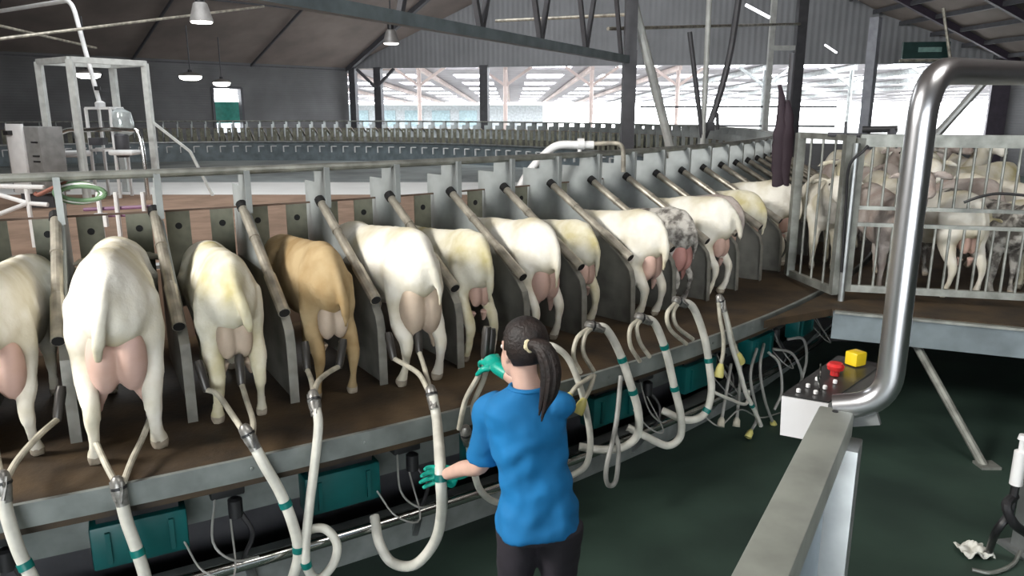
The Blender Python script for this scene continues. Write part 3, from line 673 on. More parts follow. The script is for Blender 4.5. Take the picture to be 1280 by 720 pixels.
gate('pen_fence', 'long barred pen fence with two middle rails in front of the waiting sheep', (gp.x, gp.y, 0), (gq.x, gq.y, 0), DK + .11, 2.15, 14, [1.46, 1.60], .045, (True, True), RAILST, .1)
bm = B(); tube(bm, [(gp.x - .04, gp.y - .03, PENZ - .0), (gp.x - .04, gp.y - .03, 2.13)], .026, 10)
tag(recentre(obj('gate_post', bm, GALV)), 'round steel post between the narrow gate and the long pen fence', 'post')
bm = B(); tube(bm, [(4.29, 5.87, PENZ), (4.29, 5.87, .92)], .03, 10); box(bm, (4.29, 5.87, PENZ + .01), (.1, .1, .02)); tag(recentre(obj('fence_foot', bm, WHITEP)), 'short pale foot under the right end of the long pen fence', 'post')
bm = B(); a = atY(1035, 168, 6.53); b_ = atY(1128, 171, 6.24); tube(bm, [a, b_], .018, 8); box(bm, atY(1115, 166, 6.26), (.05, .05, .07)); tube(bm, [atY(1057, 172, 6.43), atY(1057, 152, 6.43)], .012, 6)
e = thing('gate_latch_rod', 'dark latch rod with spring lying along the top of the pen fence', 'latch', atY(1080, 175, 6.35)); obj('rod', bm, DARKST, e)
bm = B(); tube(bm, [atY(1078, 162, 6.37), atY(1122, 161, 6.25)], .028, 10); obj('spring', bm, BLACK, e)
bm = B(); stube(bm, [atY(1085, 182, 6.18), atY(1078, 190, 6.18), atY(1066, 200, 6.21), atY(1060, 215, 6.23), atY(1057, 260, 6.25), atY(1052, 340, 6.26)], .012, 6, 8); tag(recentre(obj('cable', bm, BLACK)), 'black cable running down the left end of the long pen fence', 'cable')
bm = B(); stube(bm, [atY(1205, 253, 5.90), atY(1225, 246, 5.84), atY(1250, 242, 5.78), atY(1290, 245, 5.67)], .011, 6, 8); tag(recentre(obj('cable', bm, BLACK)), 'black cable looped across the right part of the pen fence', 'cable')
pens = [  # body centre x, y, heading (deg, 0 = away from the camera, 90 = to the left), fleece (pinks and greys imitate dimmer light), scale, head, turn, label
    (3.27, 7.92, 165, WOOL, 1.0, 'level', 0, 'white sheep coming out behind the narrow entry gate'),
    (3.42, 6.88, 172, PINKW, 1.0, 'up', .1, 'dusky sheep facing out with raised head just left of the tall chrome pipe'),
    (3.86, 6.92, 4, WOOL, 1.0, 'down', 0, 'white sheep with its rump to the pen fence just right of the chrome pipe'),
    (4.27, 6.80, 186, GREYW, .95, 'level', -.2, 'grey mottled sheep facing out behind the middle of the pen fence'),
    (4.98, 6.62, 94, WOOLY, 1.0, 'down', 0, 'cream sheep standing sideways along the right end of the pen fence'),
    (3.62, 8.25, 155, WOOLY, 1.0, 'up', 0, 'yellowed sheep in the second row behind the tall gate post'),
    (4.20, 8.30, 178, WOOL, 1.0, 'up', .2, 'white sheep with raised head in the second row behind the chrome pipe'),
    (4.72, 8.25, 18, PINKW, 1.0, 'level', 0, 'dusky sheep turned away in the second row right of the chrome pipe'),
    (5.25, 8.05, 200, WOOL, 1.0, 'up', -.2, 'white sheep looking out in the second row at the right edge'),
    (4.45, 9.75, 190, PINKW, 1.05, 'up', .2, 'dusky sheep with raised head in the third row left of the chrome pipe'),
    (5.05, 9.80, 165, GREYW, 1.05, 'up', 0, 'grey mottled sheep in the third row right behind the chrome pipe'),
    (5.85, 9.60, 110, WOOLY, 1.05, 'up', .3, 'yellowed sheep turned left in the third row on the right'),
    (5.00, 11.2, 180, WOOL, 1.1, 'up', 0, 'white sheep furthest back near the chrome pipe'),
    (5.65, 11.3, 205, PINKW, 1.1, 'up', 0, 'dusky sheep furthest back in the middle of the pen'),
    (6.50, 11.1, 170, WOOL, 1.1, 'up', -.2, 'white sheep furthest back on the right of the pen'),
]
for i, (x, y, hd, wl_, s_, hd_, tn, lb) in enumerate(pens):
    a = math.radians(hd); k = .45 * s_ * 1.15
    sheep(lb, (x + math.sin(a) * k, y - math.cos(a) * k, PENZ), a, wool=wl_, s=s_ * 1.15, w=.85, head=hd_, turn=tn, udder=.7 if i in (2, 7) else 0, group='sheep waiting in the pen', seed=60 + i, vox=.018, ky=1.0)

# ================================================================== FOREGROUND
r0, r1 = at(1046, 511, 1.6), at(950, 720, 1.6); dr = (r1 - r0); dr.z = 0; dr.normalize(); side = Vector((-dr.y, dr.x, 0))
ra, rb = r0.copy(), r0 + dr * 1.7
e = thing('landing_handrail', 'square grey steel handrail in the foreground running to the bottom edge', 'handrail', (ra.x, ra.y, 0))
bm = B(); mid = (ra + rb) / 2; box(bm, (mid.x, mid.y, 1.565), ((rb - ra).length, .088, .075), math.atan2(dr.y, dr.x), .006); obj('top_rail', bm, mat('dull_galvanised', (.36, .38, .34), .5, .35, .15, 6), e, True)
bm = B(); p = ra + dr * .05 + side * .022; box(bm, (p.x, p.y, (1.53 + FZ) / 2), (.10, .10, 1.53 - FZ), math.atan2(dr.y, dr.x), .004); obj('post', bm, GALV, e, True)
bm = B(); p = ra + dr * 1.6; box(bm, (p.x, p.y, (1.53 + FZ) / 2), (.07, .07, 1.53 - FZ), math.atan2(dr.y, dr.x), .004); obj('post', bm, GALV, e, True)
bm = B(); p = ra + dr * .82; box(bm, (p.x, p.y, .95), (1.42, .012, .95), math.atan2(dr.y, dr.x)); obj('infill_sheet', bm, mat('pale_blue_sheet', (.30, .37, .43), .45, .3, .1), e, False)
bm = B(); p = ra + dr * .82; box(bm, (p.x, p.y, 1.45), (1.46, .03, .04), math.atan2(dr.y, dr.x)); obj('under_rail', bm, GALV, e, False)
bm = B(); p = ra + dr * .03; tube(bm, [(p.x, p.y, 1.602), (p.x, p.y, 1.6045)], .008, 10); obj('rivet', bm, BLACK, e)
bt = atY(1112, 480, 1.86); c1 = Vector((bt.x, bt.y, 0))
e = thing('guide_pipe', 'tall polished steel pipe bending right at the top in the foreground', 'pipe', (ra.x + .06, ra.y, 1.5))
pth = [Vector((ra.x + .03, ra.y + .02, 1.585)), Vector((c1.x - .06, c1.y, 1.60))]
def bend(a, b, c, r, n=8):
    a, b, c = Vector(a), Vector(b), Vector(c); u = (a - b).normalized() * r; v = (c - b).normalized() * r
    return [(b + u) * (1 - t) ** 2 + b * 2 * t * (1 - t) + (b + v) * t * t for t in [k / n for k in range(n + 1)]]
A0 = Vector((ra.x + .0, ra.y + .015, 1.60)); B0 = Vector((c1.x, c1.y, 1.635)); T0 = Vector((c1.x, c1.y, 2.475)); E0 = Vector((c1.x + 1.6, c1.y + 1.35, 2.52))
pts = [A0] + bend(A0, B0, T0, .085) + bend(B0, T0, E0, .13) + [E0]
bm = B(); tube(bm, pts, .0335, 20); obj('bent_tube', bm, CHROME, e)
bm = B(); q = E0 + Vector((.02, 0, 0)); tube(bm, [Vector((E0.x, E0.y, FZ)), Vector((E0.x, E0.y, 2.52))], .0335, 16); obj('far_leg', bm, CHROME, e)
bm = B(); bar(bm, Vector((ra.x + .02, ra.y + .03, 1.56)), Vector((c1.x - .02, c1.y, 1.60)), .012, .05); obj('gusset', bm, GALV, e, False)
# control box
ca, cb, cc, cd = atY(977, 497, 2.06), atY(1037, 488, 2.0), atY(1104, 455, 2.33), atY(1046, 459, 2.42)
for v in (ca, cb, cc, cd): v.z = 1.575
e = thing('control_box', 'white push button control box mounted beside the handrail end', 'control box', ((ca.x + cc.x) / 2, (ca.y + cc.y) / 2, 1.44))
def hexa(bm, top, z0, inset=0.0):
    ctr = sum(top, Vector()) / 4
    t = [bm.verts.new(v) for v in top]; b = [bm.verts.new(Vector((v.x, v.y, z0)) + (ctr - v) * inset) for v in top]
    for q in b: q.co.z = z0
    bm.faces.new(t); bm.faces.new(b[::-1])
    for i in range(4): bm.faces.new((t[i], t[(i + 1) % 4], b[(i + 1) % 4], b[i]))
L1 = (cd - ca) * .10
front_ = [ca, cb, cb + (cc - cb) * .10, ca + L1]
bm = B(); hexa(bm, front_, 1.455, .06); obj('end_cover', bm, mat('white_abs', (.82, .82, .84), .35, 0, .03), e, False)
bm = B(); hexa(bm, [ca + L1 * 1.02, cb + (cc - cb) * .102, cc, cd], 1.46, 0); obj('housing', bm, mat('taupe_housing', (.17, .155, .14), .45, .2, .1), e, False)
bm = B(); up = Vector((0, 0, .006)); hexa(bm, [v + up for v in (ca + L1 * .1, cb + (cc - cb) * .01, cc, cd)], 1.576, 0); plate = obj('button_plate', bm, mat('dark_button_plate', (.07, .07, .07), .3, .5), e, False)
def onbox(a, b): return ca + (cb - ca) * a + (cd - ca) * b + Vector((0, 0, .008))
for a_, b_ in ((.25, .08), (.6, .1), (.3, .2), (.65, .22), (.3, .36), (.7, .36)):
    bm = B(); p = onbox(a_, b_); lathe(bm, [(.0065, 0), (.0065, .009), (.004, .011)], p, 12); obj('push_button', bm, WHITEP, e)
bm = B(); p = onbox(.5, .52); lathe(bm, [(.014, 0), (.014, .018), (.024, .02), (.026, .032), (.02, .04)], p, 16); obj('stop_button', bm, mat('red_button', (.65, .03, .03), .3), e)
bm = B(); p = onbox(.62, .82); box(bm, p + Vector((0, 0, .023)), (.05, .045, .045), .5, .005); obj('warning_lamp', bm, mat('yellow_button', (.85, .60, .02), .35), e)
bm = B(); p = onbox(.6, .1); tube(bm, [p + Vector((.02, .02, 0)), p + Vector((.01, .02, .05))], .003, 6); tube(bm, [onbox(.3, .42), onbox(.3, .42) + Vector((-.004, 0, .045))], .003, 6); obj('toggle', bm, STAIN, e)
# steel column with cylinder at the right edge
cp_ = Vector((2.93, 3.85, FZ))
e = thing('hydraulic_column', 'grey steel column with a white cylinder at the right edge', 'column', cp_)
bm = B(); box(bm, (cp_.x + .12, cp_.y + .1, .5), (.16, .16, 1.1 - FZ + .03), .2, .01); box(bm, (cp_.x + .12, cp_.y + .1, FZ + .01), (.26, .26, .02), .2); obj('column_tube', bm, GALV, e)
bm = B(); c_ = atY(1273, 585, 3.5); lathe(bm, [(.03, -.09), (.03, .09), (.014, .1), (.014, .15), (.025, .155), (.02, .18)], c_, 14); obj('cylinder', bm, WHITEP, e)
bm = B(); stube(bm, [c_ + Vector((0, 0, -.09)), atY(1262, 640, 3.5), atY(1245, 665, 3.52), at(1236, 690, FZ + .03)], .02, 6, 10); stube(bm, [atY(1268, 620, 3.52), atY(1258, 632, 3.45), atY(1268, 655, 3.45), atY(1285, 668, 3.5)], .024, 6, 10); obj('black_hose', bm, BLACK, e)
bm = B(); stube(bm, [at(1215, 712, FZ + .015), at(1240, 716, FZ + .015), at(1265, 706, FZ + .015), at(1275, 690, FZ + .02)], .012, 6, 8); tag(recentre(obj('cable', bm, RAILST)), 'pale cable lying on the floor in the bottom right corner', 'cable')
bm = B(); ctr = at(1218, 693, FZ)
g_ = bmesh.ops.create_grid(bm, x_segments=16, y_segments=16, size=.085)
for v in bm.verts:
    q = noise.noise(v.co * 22); v.co = Vector((v.co.x * (1 + .3 * q), v.co.y * .8, .012 + .05 * max(0, q + .25))) + ctr
o = obj('rag', bm, mat('white_rag', (.72, .72, .66), .9, 0, .1, 20), None); o.modifiers.new('s', 'SOLIDIFY').thickness = .006; tag(recentre(o), 'crumpled white rag on the green floor at bottom right', 'rag')

# ================================================================== CENTRE OF THE ROTARY
e = thing('centre_frame', 'pale open steel frame of four posts at the rotary centre, upper left', 'frame', (CX, CY, .6))
cor = [Vector((-8.5, 15.1, 0)), Vector((-9.59, 15.9, 0)), Vector((-8.77, 17.2, 0)), Vector((-7.68, 16.4, 0))]
for c in cor: bm = B(); bar(bm, c + Vector((0, 0, .6)), c + Vector((0, 0, 3.36)), .12); obj('post', bm, mat('pale_paint_steel', (.62, .64, .62), .5, .1, .1), e, False)
for i in range(4): bm = B(); bar(bm, cor[i] + Vector((0, 0, 3.36)), cor[(i + 1) % 4] + Vector((0, 0, 3.36)), .11); obj('top_beam', bm, MATS['pale_paint_steel'], e, False)
bm = B(); bar(bm, cor[3] + Vector((0, 0, 2.2)), Vector((-6.9, 16.4, 1.55)), .05); bar(bm, Vector((-6.9, 16.4, 1.55)), Vector((-6.5, 16.4, .6)), .05); obj('brace', bm, MATS['pale_paint_steel'], e, False)
e = thing('milk_receiver', 'stainless milk receiver stand with arched pipes inside the pale centre frame', 'milk receiver', (CX, 16.1, .6))
bm = B(); stube(bm, [(-9.25, 15.6, .6), (-9.25, 15.6, 1.75), (-9.05, 15.6, 2.0), (-8.6, 15.6, 2.02), (-7.8, 15.6, 2.02), (-7.55, 15.6, 1.85), (-7.52, 15.6, .6)], .045, 6, 10); obj('pipe_arch', bm, STAIN, e)
bm = B()
for x in (-8.75, -8.25):
    for y in (15.9, 16.4): bar(bm, (x, y, .6), (x, y, 2.45), .05)
for z in (1.6, 2.45):
    bar(bm, (-8.75, 15.9, z), (-8.25, 15.9, z), .05); bar(bm, (-8.75, 16.4, z), (-8.25, 16.4, z), .05); bar(bm, (-8.75, 15.9, z), (-8.75, 16.4, z), .05); bar(bm, (-8.25, 15.9, z), (-8.25, 16.4, z), .05)
obj('stand', bm, WHITEP, e, False)
bm = B(); lathe(bm, [(.05, -.3), (.2, -.22), (.24, 0), (.2, .22), (.06, .3)], (-8.15, 16.1, 2.15), 20); obj('glass_jar', bm, mat('jar_glass', (.55, .6, .6), .1, .3), e)
bm = B(); lathe(bm, [(.12, -.25), (.15, -.2), (.15, .2), (.1, .25)], (-8.15, 16.0, 1.7), 16); box(bm, (-8.6, 15.95, 1.78), (.3, .2, .15)); obj('pump', bm, DARKST, e)
bm = B(); box(bm, (-9.0, 15.5, 1.55), (.7, .5, .12), 0, .04); obj('drip_tray', bm, WHITEP, e)
bm = B(); box(bm, (-7.9, 15.6, 1.57), (.5, .4, .1), 0, .04); obj('drip_tray', bm, WHITEP, e)
e = thing('vacuum_pipe', 'white pipe bending down from the roof into the centre frame', 'pipe', (-8.5, 16.1, 2.45))
pv = [Vector((-13.2, 19.5, 4.68)), Vector((-8.98, 16.3, 4.60)), Vector((-8.55, 16.1, 2.5))]
bm = B(); tube(bm, [pv[0]] + bend(pv[0], pv[1], pv[2], .3) + [pv[2]], .045, 12); obj('bent_pipe', bm, WHITEP, e)
bm = B(); lathe(bm, [(.1, -.06), (.1, .06), (.05, .1)], (-8.55, 16.1, 2.5), 12); obj('coupling', bm, WHITEP, e)
bm = B(); lathe(bm, [(.06, -.04), (.06, .04)], (-8.57, 16.11, 2.85), 12); obj('dark_ring', bm, BLACK, e)
# switch cabinet
bl = atY(20, 157, 14.2); br = atY(80, 157, 14.2)
e = thing('switch_cabinet', 'switch cabinet with white door beside the centre frame, upper left', 'cabinet', (-9.0, 14.3, .6))
bm = B(); box(bm, (-8.98, 14.45, 1.5), (.86, .5, 1.22), -.35, .01); obj('body', bm, mat('grey_cabinet', (.24, .24, .235), .5), e)
p0 = Vector((-9.42, 14.3, 0))
bm = B(); box(bm, (-9.2, 14.24, 1.52), (.40, .06, 1.28), -.35, .008); obj('door', bm, WHITEP, e)
bm = B(); box(bm, (-9.31, 14.20, 2.0), (.12, .1, .08), -.35); obj('latch', bm, BLACK, e)
for z in (1.83, 1.58, 1.48): bm = B(); box(bm, (-8.78, 14.12, z), (.16, .05, .03), -.35); obj('vent_slot', bm, BLACK, e)
bm = B(); box(bm, (-9.0, 14.5, .75), (.6, .4, .3)); obj('plinth', bm, DARKST, e)
# low white pipework frame at far left
e = thing('pipe_rack', 'low white pipe rack inside the ring at the left edge', 'rack', (-7.4, 10.2, .6))
bm = B(); a = atY(-40, 232, 10); b_ = atY(55, 234, 10); tube(bm, [a, b_], .03, 8); obj('upper_pipe', bm, WHITEP, e)
bm = B(); tube(bm, [atY(-20, 238, 10), atY(35, 254, 10)], .03, 8); tube(bm, [atY(-20, 275, 9.6), atY(35, 254, 10), atY(60, 256, 10)], .03, 8); obj('diagonal_pipe', bm, WHITEP, e)
for x in (33,): bm = B(); p = atY(x, 236, 10); tube(bm, [p, Vector((p.x, p.y, .6))], .03, 8); obj('leg', bm, WHITEP, e)
# small manifold seen between the stalls behind the broad ewe
e = thing('tube_manifold', 'upright tubes and pale boxes of a manifold behind the big broad ewe', 'manifold', (-5.3, 9.2, .6))
for x in (122, 144, 178): bm = B(); p = atY(x, 240, 9.0); tube(bm, [p, Vector((p.x, p.y, .6))], .028, 8); obj('upright', bm, WHITEP, e)
bm = B(); tube(bm, [atY(105, 262, 9.05), atY(190, 258, 9.05)], .022, 8); tube(bm, [atY(110, 270, 9.05), atY(185, 268, 9.05)], .022, 8); obj('cross_tube', bm, mat('purple_tube', (.25, .12, .22), .5), e)
bm = B(); box(bm, atY(127, 275, 8.95), (.14, .05, .16)); obj('pale_box', bm, WHITEP, e, False)
# rope coil on the near rail
e = thing('rope_coil', 'green and white rope coil hanging on the near rail at far left', 'rope', onring(13.5, TH0 - .0 * DTH, 1.85))
c_ = atR(100, 236, 13.46)
for k in range(3):
    bm = B(); stube(bm, [c_ + Vector((.13 * math.cos(a) + .02 * k, -.03 - .01 * k, -.02 + (.055 - .008 * k) * math.sin(a))) for a in [2 * PI * i / 10 for i in range(11)]], .012, 4, 8); obj('loop', bm, mat('green_rope', (.14, .24, .13), .8) if k != 1 else WHITEP, e)
bm = B(); stube(bm, [c_ + Vector((-.05, -.03, .04)), c_ + Vector((-.15, -.03, .0)), c_ + Vector((-.22, -.03, -.03)), c_ + Vector((-.24, -.03, -.02))], .012, 4, 8); obj('loose_end', bm, mat('red_brown_rope', (.25, .09, .06), .8), e)
# water pipe with valve behind the rail
e = thing('valve_pipe', 'white water pipe with valve rising behind the near rail', 'pipe', atY(660, 230, 6.6))
bm = B(); stube(bm, [atY(648, 262, 6.5), atY(650, 236, 6.5), atY(662, 214, 6.5), atY(680, 194, 6.5), atY(697, 182, 6.5), atY(722, 181, 6.5), atY(742, 181, 6.5)], .034, 6, 12); obj('white_pipe', bm, WHITEP, e)
bm = B(); tube(bm, [atY(722, 180, 6.5), atY(730, 180, 6.5)], .048, 12); tube(bm, [atY(726, 182, 6.5), atY(724, 192, 6.5)], .018, 8); obj('valve', bm, WHITEP, e)
bm = B(); stube(bm, [atY(742, 180, 6.5), atY(765, 179, 6.5), atY(775, 181, 6.5), atY(779, 190, 6.5), atY(779, 215, 6.5)], .02, 5, 10); obj('thin_pipe', bm, POLE, e)

# ================================================================== OVERHEAD
e = thing('roof_truss', 'dark roof truss running from the top left down to a post right of centre', 'truss', (2.0, 13.5, .6))
tp = Vector((2.0, 13.5, 3.25)); te = Vector((-3.6, 2.8, 3.25)); dv = (te - tp)
bm = B(); bar(bm, tp, te, .11, .12); obj('bottom_chord', bm, SLATE, e, False)
bm = B(); bar(bm, Vector((2.02, 13.5, .6)), Vector((2.02, 13.5, 3.4)), .22); obj('post', bm, DARKST, e, False)
bm = B(); tq = tp + Vector((0, 0, 2.2)); bar(bm, tq, te + Vector((0, 0, 2.2)), .14, .16); obj('top_chord', bm, DARKST, e, False)
for k in range(4):
    bm = B(); t0, t1 = .03 + k * .13, .03 + (k + 1) * .13
    bar(bm, tp + dv * t0, tp + dv * (t0 + .065) + Vector((0, 0, 2.2)), .06); obj('web_bar', bm, DARKST, e, False)
    bm = B(); bar(bm, tp + dv * t1, tp + dv * (t0 + .065) + Vector((0, 0, 2.2)), .06); obj('web_bar', bm, DARKST, e, False)
bm = B(); bar(bm, (2.02, 13.5, 3.4), (2.02, 13.5, 5.6), .2); obj('upper_post', bm, DARKST, e, False)
def lamp(label, px, py, Y, w, hang, kind='bell'):
    c = atY(px, py, Y); e = thing('pendant_lamp', label, 'lamp', c, 0, 'lamps hanging under the hall roof')
    bm = B()
    if kind == 'bell': lathe(bm, [(w * .52, 0), (w * .48, .06), (w * .34, .28), (w * .3, .34), (w * .22, .36)], c, 20)
    else: lathe(bm, [(w * .52, 0), (w * .5, .04), (w * .2, .12)], c, 20)
    obj('shade', bm, mat('lamp_shade_metal', (.30, .29, .28), .4, .3), e)
    bm = B(); lathe(bm, [(w * .44, -.03), (w * .47, -.005)] if kind == 'bell' else [(w * .3, -.14), (w * .46, -.09), (w * .5, -.01)], c, 20); obj('bulb_disc', bm, emis('lamp_glow', (1.0, .97, .92), 6), e)
    bm = B(); lathe(bm, [(w * .2, .36), (w * .22, .5), (w * .15, .62)] if kind == 'bell' else [(w * .1, .12), (w * .1, .2)], c, 14); obj('ballast', bm, BLACK, e)
    bm = B(); tube(bm, [c + Vector((0, 0, .5 if kind == 'bell' else .2)), c + Vector((0, 0, hang))], .02, 6); obj('rod', bm, DARKST, e)
lamp('lit bell lamp hanging at the top left', 252, 27, 15.7, .44, 2.5)
lamp('lit bell lamp under the roof truss left of centre', 489, 54, 22, .44, 2.5)
lamp('flat lit lamp seen through the pale centre frame', 110, 92, 23, .68, 1.6, 'flat')
lamp('flat lit lamp right of the pale centre frame', 238, 95, 26, .72, 1.6, 'flat')
lamp('small flat lit lamp just above the green shuttered window', 277, 103, 29, .62, 1.6, 'flat')
def pole(name, label, cat, a, b, r, m, seg=10):
    bm = B(); tube(bm, [a, b], r, seg); return tag(recentre(obj(name, bm, m)), label, cat)
pole('stay_pole', 'light steel pole leaning from the roof down inside the ring, right of the truss post', 'pole', atY(789, -8, 13.6), atY(846, 216, 13.6), .08, MATS['pale_paint_steel'])
pole('stay_pole', 'thin straight light pole dropping from the roof right of centre', 'pole', atY(887, -8, 13.1), atY(876, 225, 13.1), .045, MATS['pale_paint_steel'])
pole('stay_rod', 'thin dark rod leaning left against the thin light pole', 'rod', atY(862, 40, 13.1), atY(878, 172, 13.1), .04, DARKST)
bm = B(); stube(bm, [atY(924, -5, 13.15), atY(912, 70, 13.15), atY(896, 130, 13.15), atY(880, 172, 13.15)], .055, 6, 8); stube(bm, [atY(888, 155, 13.1), atY(896, 142, 13.1), atY(897, 162, 13.1)], .03, 5, 6); box(bm, atY(888, 158, 13.1), (.12, .12, .14)); tag(recentre(obj('cable_bundle', bm, DARKST)), 'dark cable bundle slanting down to the thin light pole', 'cable')
e = thing('ladder_frame', 'tall narrow pipe frame with one rung left of the pen gate', 'frame', (7.3, 20.5, 0))
for px, m in ((962, MATS['pale_paint_steel']), (997, DARKST)):
    bm = B(); p = atY(px - 3, 120, 20.5); bar(bm, Vector((p.x, p.y, FZ - .0)), Vector((p.x, p.y, 5.6)), .13 if px < 980 else .24); obj('upright', bm, m, e, False)
bm = B(); bar(bm, atY(962, 60, 20.5), atY(997, 60, 20.5), .12); obj('rung', bm, MATS['pale_paint_steel'], e, False)
bm = B(); bar(bm, atY(962, 60, 20.5) + Vector((0, 0, -2.2)), atY(997, 60, 20.5) + Vector((0, 0, -2.2)), .1); obj('rung', bm, DARKST, e, False)
pole('roof_post', 'pale square roof post standing behind the waiting pen', 'post', Vector((7.42, 16.2, FZ)), Vector((7.42, 16.2, 4.25)), .13, mat('bluish_post_paint', (.36, .38, .43), .5), 4)
# dark sheet hanging at the pen entry
bm = B(); n = 18; prof = [(975, 106, .01), (977, 125, .025), (978, 150, .045), (977, 175, .06), (975, 205, .055), (974, 235, .05), (975, 262, .02)]
P = [atY(x, y, 7.7) for x, y, r in prof]; stube(bm, P, [r * 1.5 for *_, r in prof], 5, 12, flat=.5, flatdir=(0, 1, 0))
P = [atY(x, y, 7.66) for x, y in ((985, 125), (986, 150), (984, 190), (982, 240))]; stube(bm, P, [.02, .05, .055, .03], 5, 10, flat=.5, flatdir=(0, 1, 0))
for v in bm.verts: v.co += Vector((.02 * noise.noise(v.co * 14), 0, 0))
tag(recentre(obj('rubber_sheet', bm, mat('dark_rubber_sheet', (.035, .02, .03), .7))), 'dark pointed rubber sheet hanging beside the pen entry gate', 'sheet')
pole('entry_post', 'dark post behind the hanging rubber sheet at the pen entry', 'post', Vector((2.80, 7.85, DK)), Vector((2.80, 7.85, 2.95)), .03, DARKST)
pole('wind_brace', 'diagonal steel brace behind the top of the chrome pipe', 'brace', atY(1146, 196, 7.0), atY(1236, 96, 7.0), .035, GALV)
# conduits under the roof
for i, (a, b_, lb) in enumerate([((-20, 51, 14), (330, 8, 22), 'long thin conduit under the roof at top left'), ((-10, 30, 16), (120, 60, 20), 'short thin conduit crossing behind the vacuum pipe'), ((620, 26, 16), (790, 18, 13.5), 'thin conduit running to the truss post top'), ((760, 36, 13.4), (1000, 30, 20), 'conduit from the truss post to the ladder frame')]):
    pole('conduit', lb, 'pipe', atY(*a), atY(*b_), .03, POLE, 8)
e = thing('hanging_sign', 'dark green hanging sign box with a pale strip under the right roof slope', 'sign', atY(1157, 75, 27))
bm = B(); c = atY(1157, 63, 27); box(bm, c, (1.5, .15, .55), -.15); obj('case', bm, mat('dark_green_case', (.012, .05, .045), .5), e, False)
bm = B(); box(bm, c + Vector((.1, -.09, .02)), (.75, .02, .16), -.15); obj('pale_strip', bm, mat('pale_green_strip', (.25, .42, .38), .5), e, False)
bm = B(); tube(bm, [atY(1124, 76, 26.5), atY(1202, 75, 26.0)], .05, 8); tube(bm, [atY(1188, 75, 26), atY(1179, 10, 26)], .05, 8); obj('hanger', bm, POLE, e)
# strip lamps in the roof area
for (a, b_, lb) in [((932, 6, 18), (962, 22, 18), 'bright short tube lamp at the top right of centre'), ((1031, 56, 27), (1046, 66, 27), 'small bright tube lamp in front of the ribbed gable')]:
    bm = B(); tube(bm, [atY(*a), atY(*b_)], .035, 8); tag(recentre(obj('tube_lamp', bm, emis('tube_glow', (.95, .95, 1), 2.5))), lb, 'lamp')

# ================================================================== PERSON
SKIN = mat('skin', (.62, .40, .32), .5, 0, .06, 15)
SHIRT = mat('blue_cotton', (.002, .165, .42), .8, 0, .1, 5, bump=.3, bscale=9)
TROU = mat('dark_trousers', (.022, .018, .026), .75, 0, .15, 6, bump=.2, bscale=30)
HAIR = mat('dark_brown_hair', (.018, .010, .008), .6, 0, .3, 30, bump=.5, bscale=90)
GLOVE = mat('teal_glove', (.0, .36, .27), .4, 0, .1, 14)
PX, PY = .09, 2.70
person = thing('person', 'person in blue t-shirt and dark trousers, dark ponytail, holding milking hoses in teal gloves', 'person', (PX, PY, 0))
V = Vector
HC = V((.035, 2.715, 1.505))                # head centre
face = V((-.62, .78, -.14)).normalized()    # looks left and forward
fside = V((-face.y, face.x, 0)).normalized()   # her left
def hd(f, s, u): return HC + face * f + fside * s + V((0, 0, u))
shL, shR = V((-.082, 2.745, 1.275)), V((.185, 2.70, 1.29))
elL, haL = V((-.118, 2.815, 1.0)), V((-.285, 2.985, .855))
elR, haR = V((.12, 2.96, 1.225)), V((-.065, 3.145, 1.285))
hip = V((.105, 2.70, .86))
# body: head, neck, torso, arms, legs as one surface
bm = B()
ball(bm, hd(-.012, 0, .025), (.088, .076, .095), 20, rot=Matrix((face, fside, V((0, 0, 1)))).transposed().to_3x3())
ball(bm, hd(.03, 0, -.035), (.062, .058, .078), 18, rot=Matrix((face, fside, V((0, 0, 1)))).transposed().to_3x3())
ball(bm, hd(.055, 0, -.085), (.03, .035, .026), 12)
tube(bm, [hd(.078, 0, .02), hd(.092, 0, -.012), hd(.104, 0, -.033), hd(.092, 0, -.042)], [.010, .013, .016, .010], 10)
tube(bm, [hd(.086, -.022, -.062), hd(.093, 0, -.062), hd(.086, .022, -.062)], [.006, .009, .006], 8)
for s in (-1, 1):
    ball(bm, hd(-.01, s * .074, -.012), (.012, .018, .030), 10)
    ball(bm, hd(.068, s * .03, .028), (.014, .018, .009), 8)
nb = V((.06, 2.70, 1.33))
tube(bm, catmull([hd(-.015, 0, -.05), hd(-.02, 0, -.10), nb + V((0, 0, .02)), nb - V((0, 0, .06))], 4), resamp([.05, .05, .056, .075], 13), 16)
ch = V((.055, 2.72, 1.2))
tube(bm, catmull([nb, ch + V((0, 0, .05)), ch - V((0, 0, .1)), V((.085, 2.71, 1.0)), hip], 4), resamp([.05, .08, .08, .075, .085], 17), 18)
tube(bm, [shL, shR], .032, 12)
tube(bm, catmull([shL, elL, elL.lerp(haL, .55), haL], 5), resamp([.036, .038, .034, .026], 16), 12)
tube(bm, catmull([shR, elR, elR.lerp(haR, .55), haR], 5), resamp([.036, .038, .034, .024], 16), 12)
for s in (-1, 1):
    hx = V((.11 + s * .065, 2.70 - s * .01, .80)); kn = V((.10 + s * .09, 2.735, .46)); an = V((.095 + s * .09, 2.69, .09))
    tube(bm, catmull([hx, hx.lerp(kn, .5), kn, kn.lerp(an, .4) + V((0, -.015, 0)), an], 5), resamp([.06, .06, .045, .045, .034], 21), 14)
    tube(bm, [an + V((.0, -.05, -.05)), an + V((-.01, .03, -.055)), an + V((-.04, .15, -.07))], [.035, .036, .022], 12)
me = voxel(bm, 'body', .0075, 3); me.transform(Matrix.Translation(-person.location)); mesh_part('body', me, SKIN, person)
for s in (-1, 1):
    bm = B(); ball(bm, hd(.074, s * .03, .012), .010, 10); obj('eye', bm, mat('eye_white', (.7, .68, .66), .2), person)
